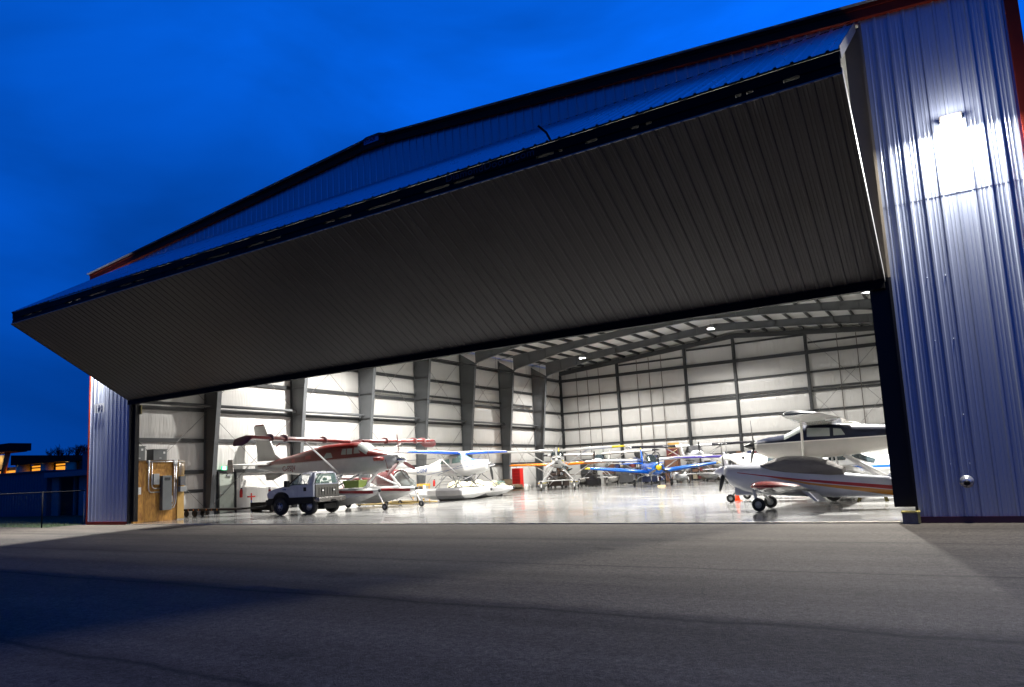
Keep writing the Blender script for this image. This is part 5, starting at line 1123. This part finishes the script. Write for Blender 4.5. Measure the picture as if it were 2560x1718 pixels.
# ------------------------------------------------------------------ right side small things
t = thing('traffic_cone', 'orange traffic cone beside the navy floatplane nose wheel', 'traffic cone', (27.3, 10.4, 0)); oc = P('cone_orange', (.85, .09, .01), .5, 0, 0)
MB().lathe((0, 0, .02), (0, 0, 1), [(0, .11), (.45, .03), (.46, 0)], 16).build('cone', oc, t); MB().box(-.15, .15, -.15, .15, 0, .025).build('base', oc, t)
t = thing('step_stand', 'low black and yellow work stand under the covered aircraft tail', 'work stand', (32.2, 8.6, 0)); MB().box(-.45, .45, -.16, .16, .25, .32).build('top', P('stand_yellow_black', (.10, .085, .015), .5), t)
for s in (-1, 1):
    for s2 in (-1, 1): MB().hexa([(s*.42-.04, s2*.2-.03, 0), (s*.42+.04, s2*.2-.03, 0), (s*.42+.04, s2*.2+.03, 0), (s*.42-.04, s2*.2+.03, 0), (s*.36-.04, s2*.1-.03, .25), (s*.36+.04, s2*.1-.03, .25), (s*.36+.04, s2*.1+.03, .25), (s*.36-.04, s2*.1+.03, .25)]).build('leg', P('stand_yellow_black', (.1, .085, .015)), t)
t = thing('wheel_chock', 'pale wooden chock under the blue trainer nose wheel', 'wheel chock', (16.55, 31.7, 0)); MB().hexa([(-.3, -.1, 0), (.3, -.1, 0), (.3, .1, 0), (-.3, .1, 0), (-.28, -.05, .12), (.28, -.05, .12), (.28, .05, .12), (-.28, .05, .12)]).build('block', P('pale_wood', (.6, .45, .25), .6), t)
t = thing('door_block', 'concrete block with a yellow top edge at the right door post', 'door stop', (33.78, -.17, -.02)); cc = P('rough_concrete', (.16, .15, .13), .85, 0, .3, 9, .4, 30)
MB().box(-.17, .16, -.17, .14, 0, .24).build('block', cc, t, bevel=.01); b = MB(); b.box(-.185, .175, -.185, -.13, .24, .27).box(-.185, .175, .10, .155, .24, .27).box(-.185, -.12, -.13, .10, .24, .27).box(.11, .175, -.13, .10, .24, .27).box(.13, .178, -.188, -.17, .02, .24); b.build('yellow_rim', P('yellow_edge', (.55, .45, .12), .5, 0, .25, 8), t)
t = thing('vent_cap', 'small round metal vent cap low on the blue right wall', 'vent', (34.89, -.03, .86)); MB().lathe((0, 0, 0), (0, -1, 0), [(0, .13), (.01, .135), (.015, .09), (.07, .088), (.10, .07), (.105, 0)], 20).build('hood', P('vent_metal', (.55, .56, .58), .25, .7, 0), t); MB().lathe((0, -.09, -.03), (0, -1, -.6), [(0, .07), (.03, .05), (.031, 0)], 14).build('flap', postblack, t)
t = thing('number_sign', 'grey plate with the number 190 on the left wall strip', 'sign', (.83, -.045, 5.4)); MB().box(-.42, .42, -.012, .0, -.22, .22).build('plate', P('sign_grey', (.5, .52, .56), .4, .1, .05), t)
text_mesh('digits', '190', .40, P('sign_navy', (.015, .02, .06), .5, 0, 0), t, (-.30, -.016, -.15), (1, 0, 0), (0, 0, 1), xs=1.0, spacing=1.12, bold=0)
# ------------------------------------------------------------------ outside on the left
struct(MB().add([(-60, -1.0, -.012), (-5.3, -1.35, -.012), (-.62, -1.45, -.012), (-.62, 7.3, -.012), (-60, 7.3, -.012)], [(0, 1, 2, 3, 4)]).build('lawn', P('grass_green', (.03, .055, .018), .9, 0, .5, 1.5, 1, 40)))
b = MB(); random.seed(3)
for k in range(5200):
    x = -.7-18*random.random()**1.6; y = random.uniform(-1.35, 7.0); h = random.uniform(.03, .09)*(2.2 if (x > -2.5 and random.random() < .25) else 1); a = random.random()*6.28; w = .008
    b.add([(x-w*cos(a), y-w*sin(a), -.012), (x+w*cos(a), y+w*sin(a), -.012), (x+random.uniform(-.03, .03), y+random.uniform(-.03, .03), h)], [(0, 1, 2)])
o = b.build('grass', P('grass_blades', (.07, .085, .035), .8, 0, .3, 2)); o['kind'] = 'stuff'; o['label'] = 'short dark grass between the fence and the blue shed'; o['category'] = 'grass'
fe = thing('fence', 'black chain link fence running from the hangar corner toward the camera', 'fence', (-.75, 0, 0)); fk = P('fence_black', (.008, .008, .009), .8, 0, 0, spec=.1)
for y in (.25, -1.66, -3.9, -6.2):
    MB().tube((0 if y < 0 else -.05, y, -.02), (0 if y < 0 else -.05, y, 1.62), .03).build('post', fk if y < 0 else galv, fe)
MB().tube((0, .25, 1.58), (0, -6.2, 1.58), .022).build('top_rail', fk, fe)
b = MB(); 
for k in range(0, 84, 2):
    y0 = .25-k*.15
    for s in (1, -1):
        ya, yb = (y0, y0-1.55) if s == 1 else (y0-1.55, y0)
        if min(ya, yb) < -6.2: continue
        b.tube((0, ya, .04), (0, yb, 1.56), .0018, n=3)
b.build('mesh_wire', fk, fe)
t = thing('gate_post', 'pale square post between the fence and the hangar corner', 'post', (-.42, .35, 0)); MB().box(-.07, .07, -.07, .07, -.02, 1.95).build('shaft', P('pale_post', (.30, .28, .26), .6), t); MB().box(-.085, .085, -.085, .085, 1.95, 1.99).build('cap', P('pale_post', (.3, .28, .26)), t)
sb = thing('shed', 'plain dark blue flat roofed shed beyond the fence', 'shed', (0, 0, 0)); bw_ = P('blue_siding', (.05, .10, .15), .5, .1, .08, 1)
b = MB(); corr(b, -46, -18.9, lambda x: (x, 7.3, -.02), lambda x: (x, 7.3, 3.05), (0, -1, 0), pitch=.4); b.box(-46, -18.9, 7.31, 14, -.02, 3.0); b.build('wall', bw_, sb); MB().box(-46.1, -18.75, 7.15, 14.1, 3.05, 3.15).build('roof', P('shed_trim', (.03, .05, .08), .5), sb)
cp = thing('carport', 'open lean-to beside the blue shed with stored things in its shade', 'carport', (0, 0, 0)); lw_ = P('pale_block_wall', (.20, .20, .21), .8, 0, .1, 2)
MB().box(-18.85, -17.9, 7.6, 7.75, -.02, 2.6).build('wall', lw_, cp); MB().box(-15.3, -11.0, 7.6, 7.75, -.02, 2.6).build('wall', lw_, cp); MB().box(-18.85, -11, 12, 12.1, -.02, 2.6).build('wall', lw_, cp); MB().box(-16.75, -16.6, 8, 8.15, -.02, 2.6).build('post', lw_, cp)
MB().box(-18.7, -11, 7.0, 12.2, 2.6, 2.95).build('roof', P('lean_roof', (.16, .16, .20), .5), cp)
for k, (x, y, r, h, lab) in enumerate(((-17.3, 8.6, .35, .9, 'dark drum left of the post under the lean-to roof'), (-16.1, 8.4, .3, .75, 'dark drum right of the post under the lean-to roof'))):
    t = thing('oil_drum', lab, 'drum', (x, y, -.02)); MB().lathe((0, 0, 0), (0, 0, 1), [(0, r), (h, r), (h+.001, .01)], 14).build('body', P('oil_drum_dark', (.05, .06, .07), .4, .3, .1), t); MB().lathe((r*.4, 0, h), (0, 0, 1), [(0, .04), (.03, .04), (.031, 0)], 8).build('cap', rimm, t)
# lit terminal building
tb = thing('terminal_building', 'low dark roofed building with warm lit windows beyond the shed', 'building', (0, 0, 0))
dkr = P('dark_fascia', (.010, .008, .008), .7, 0, .1, spec=.1); win = P('lit_window', (1, .38, .03), .5, 0, .2, .3, emit=1.15); dkw = P('terminal_wall', (.05, .045, .04), .7)
MB().box(-62, -38.6, 20.3, 34, -.02, 4.6).build('wall', dkw, tb)
b = MB(); b.hexa([(-50.5, 18.9, 4.68), (-39.2, 18.9, 4.62), (-39.2, 24, 4.62), (-50.5, 24, 4.68), (-50.5, 18.9, 5.75), (-39.4, 18.9, 5.2), (-39.4, 24, 5.2), (-50.5, 24, 5.75)]); b.build('roof', dkr, tb)
MB().box(-64, -50.3, 18.6, 20.8, 6.25, 7.05).build('roof', dkr, tb); MB().box(-64, -51, 18.8, 20.7, 6.17, 6.25).build('soffit', P('timber_soffit', (.35, .16, .05), .6), tb)
for x0, x1 in ((-56.5, -54.2), (-53.9, -51.6), (-48.7, -45.2), (-43.8, -40.5)):
    MB().box(x0, x1, 20.2, 20.28, 1.5, 4.22).build('window', win, tb)
    if x0 > -51: MB().box(x0, x1, 20.2, 20.28, 4.36, 4.5).build('window', win, tb)
MB().box(-60, -54.4, 20.05, 20.2, 4.4, 6.0).build('panel', P('beige_panel', (.45, .36, .2), .6, 0, .1), tb)
MB().tube((-53.6, 19.4, 2.8), (-52.3, 19.4, 6.15), .28, n=4).build('timber_column', P('timber_orange', (.45, .14, .03), .6, 0, .2), tb)
for x, rr_ in ((-49.5, .68), (-44.5, .6), (-39.9, .5)):
    MB().tube((x, 19.7, -.02), (x, 19.7, 4.8), rr_, n=18).build('column', P('cream_column', (.5, .42, .3), .6), tb)
    l_ = disk_light('lamp', (x, 19.75-rr_-.1, 4.72), 1.6, .15, (1, .62, .22), tb, rot=(radians(25), 0, 0))
disk_light('lamp', (-55.5, 19.2, 6.1), 60, .4, (1, .66, .28), tb)
t = thing('annex', 'plain blue grey rendered block right of the lit building', 'building', (0, 0, 0)); MB().box(-38.4, -34.5, 20, 27, -.02, 5.35).build('wall', P('annex_wall', (.10, .13, .17), .7), t); MB().box(-38.5, -34.4, 19.9, 27.1, 5.35, 5.5).build('roof', P('annex_roof', (.05, .07, .1), .6), t)
# bare trees
bark = P('bare_branches', (.010, .010, .012), .9, 0, .2, spec=.1)
def tree(x, y, h, sd, label):
    rnd = random.Random(sd); t = thing('bare_tree', label, 'tree', (x, y, 0), 0, 'bare trees beyond the buildings'); tr = MB(); cr_ = MB()
    def br(p, d, l, r, lv):
        q = p+d*l; (tr if lv < 2 else cr_).tube(p, q, r, r*.7, n=5 if lv < 2 else 3)
        if lv >= 6: return
        for k in range(3 if lv < 4 else 3):
            a = Vector((rnd.uniform(-1, 1), rnd.uniform(-1, 1), rnd.uniform(-.25, .8))); br(q-d*l*rnd.uniform(0, .3), (d+a*.85).normalized(), l*rnd.uniform(.62, .84), r*.6, lv+1)
    br(Vector((0, 0, -.02)), Vector((0, 0, 1)), h*.24, h*.03, 0); tr.build('trunk', bark, t); cr_.build('crown', bark, t)
tree(-119, 60, 18, 4, 'bare dark tree, left of the two beyond the lit building'); tree(-108, 60, 20, 9, 'bare dark tree, right of the two, close to the hangar corner')
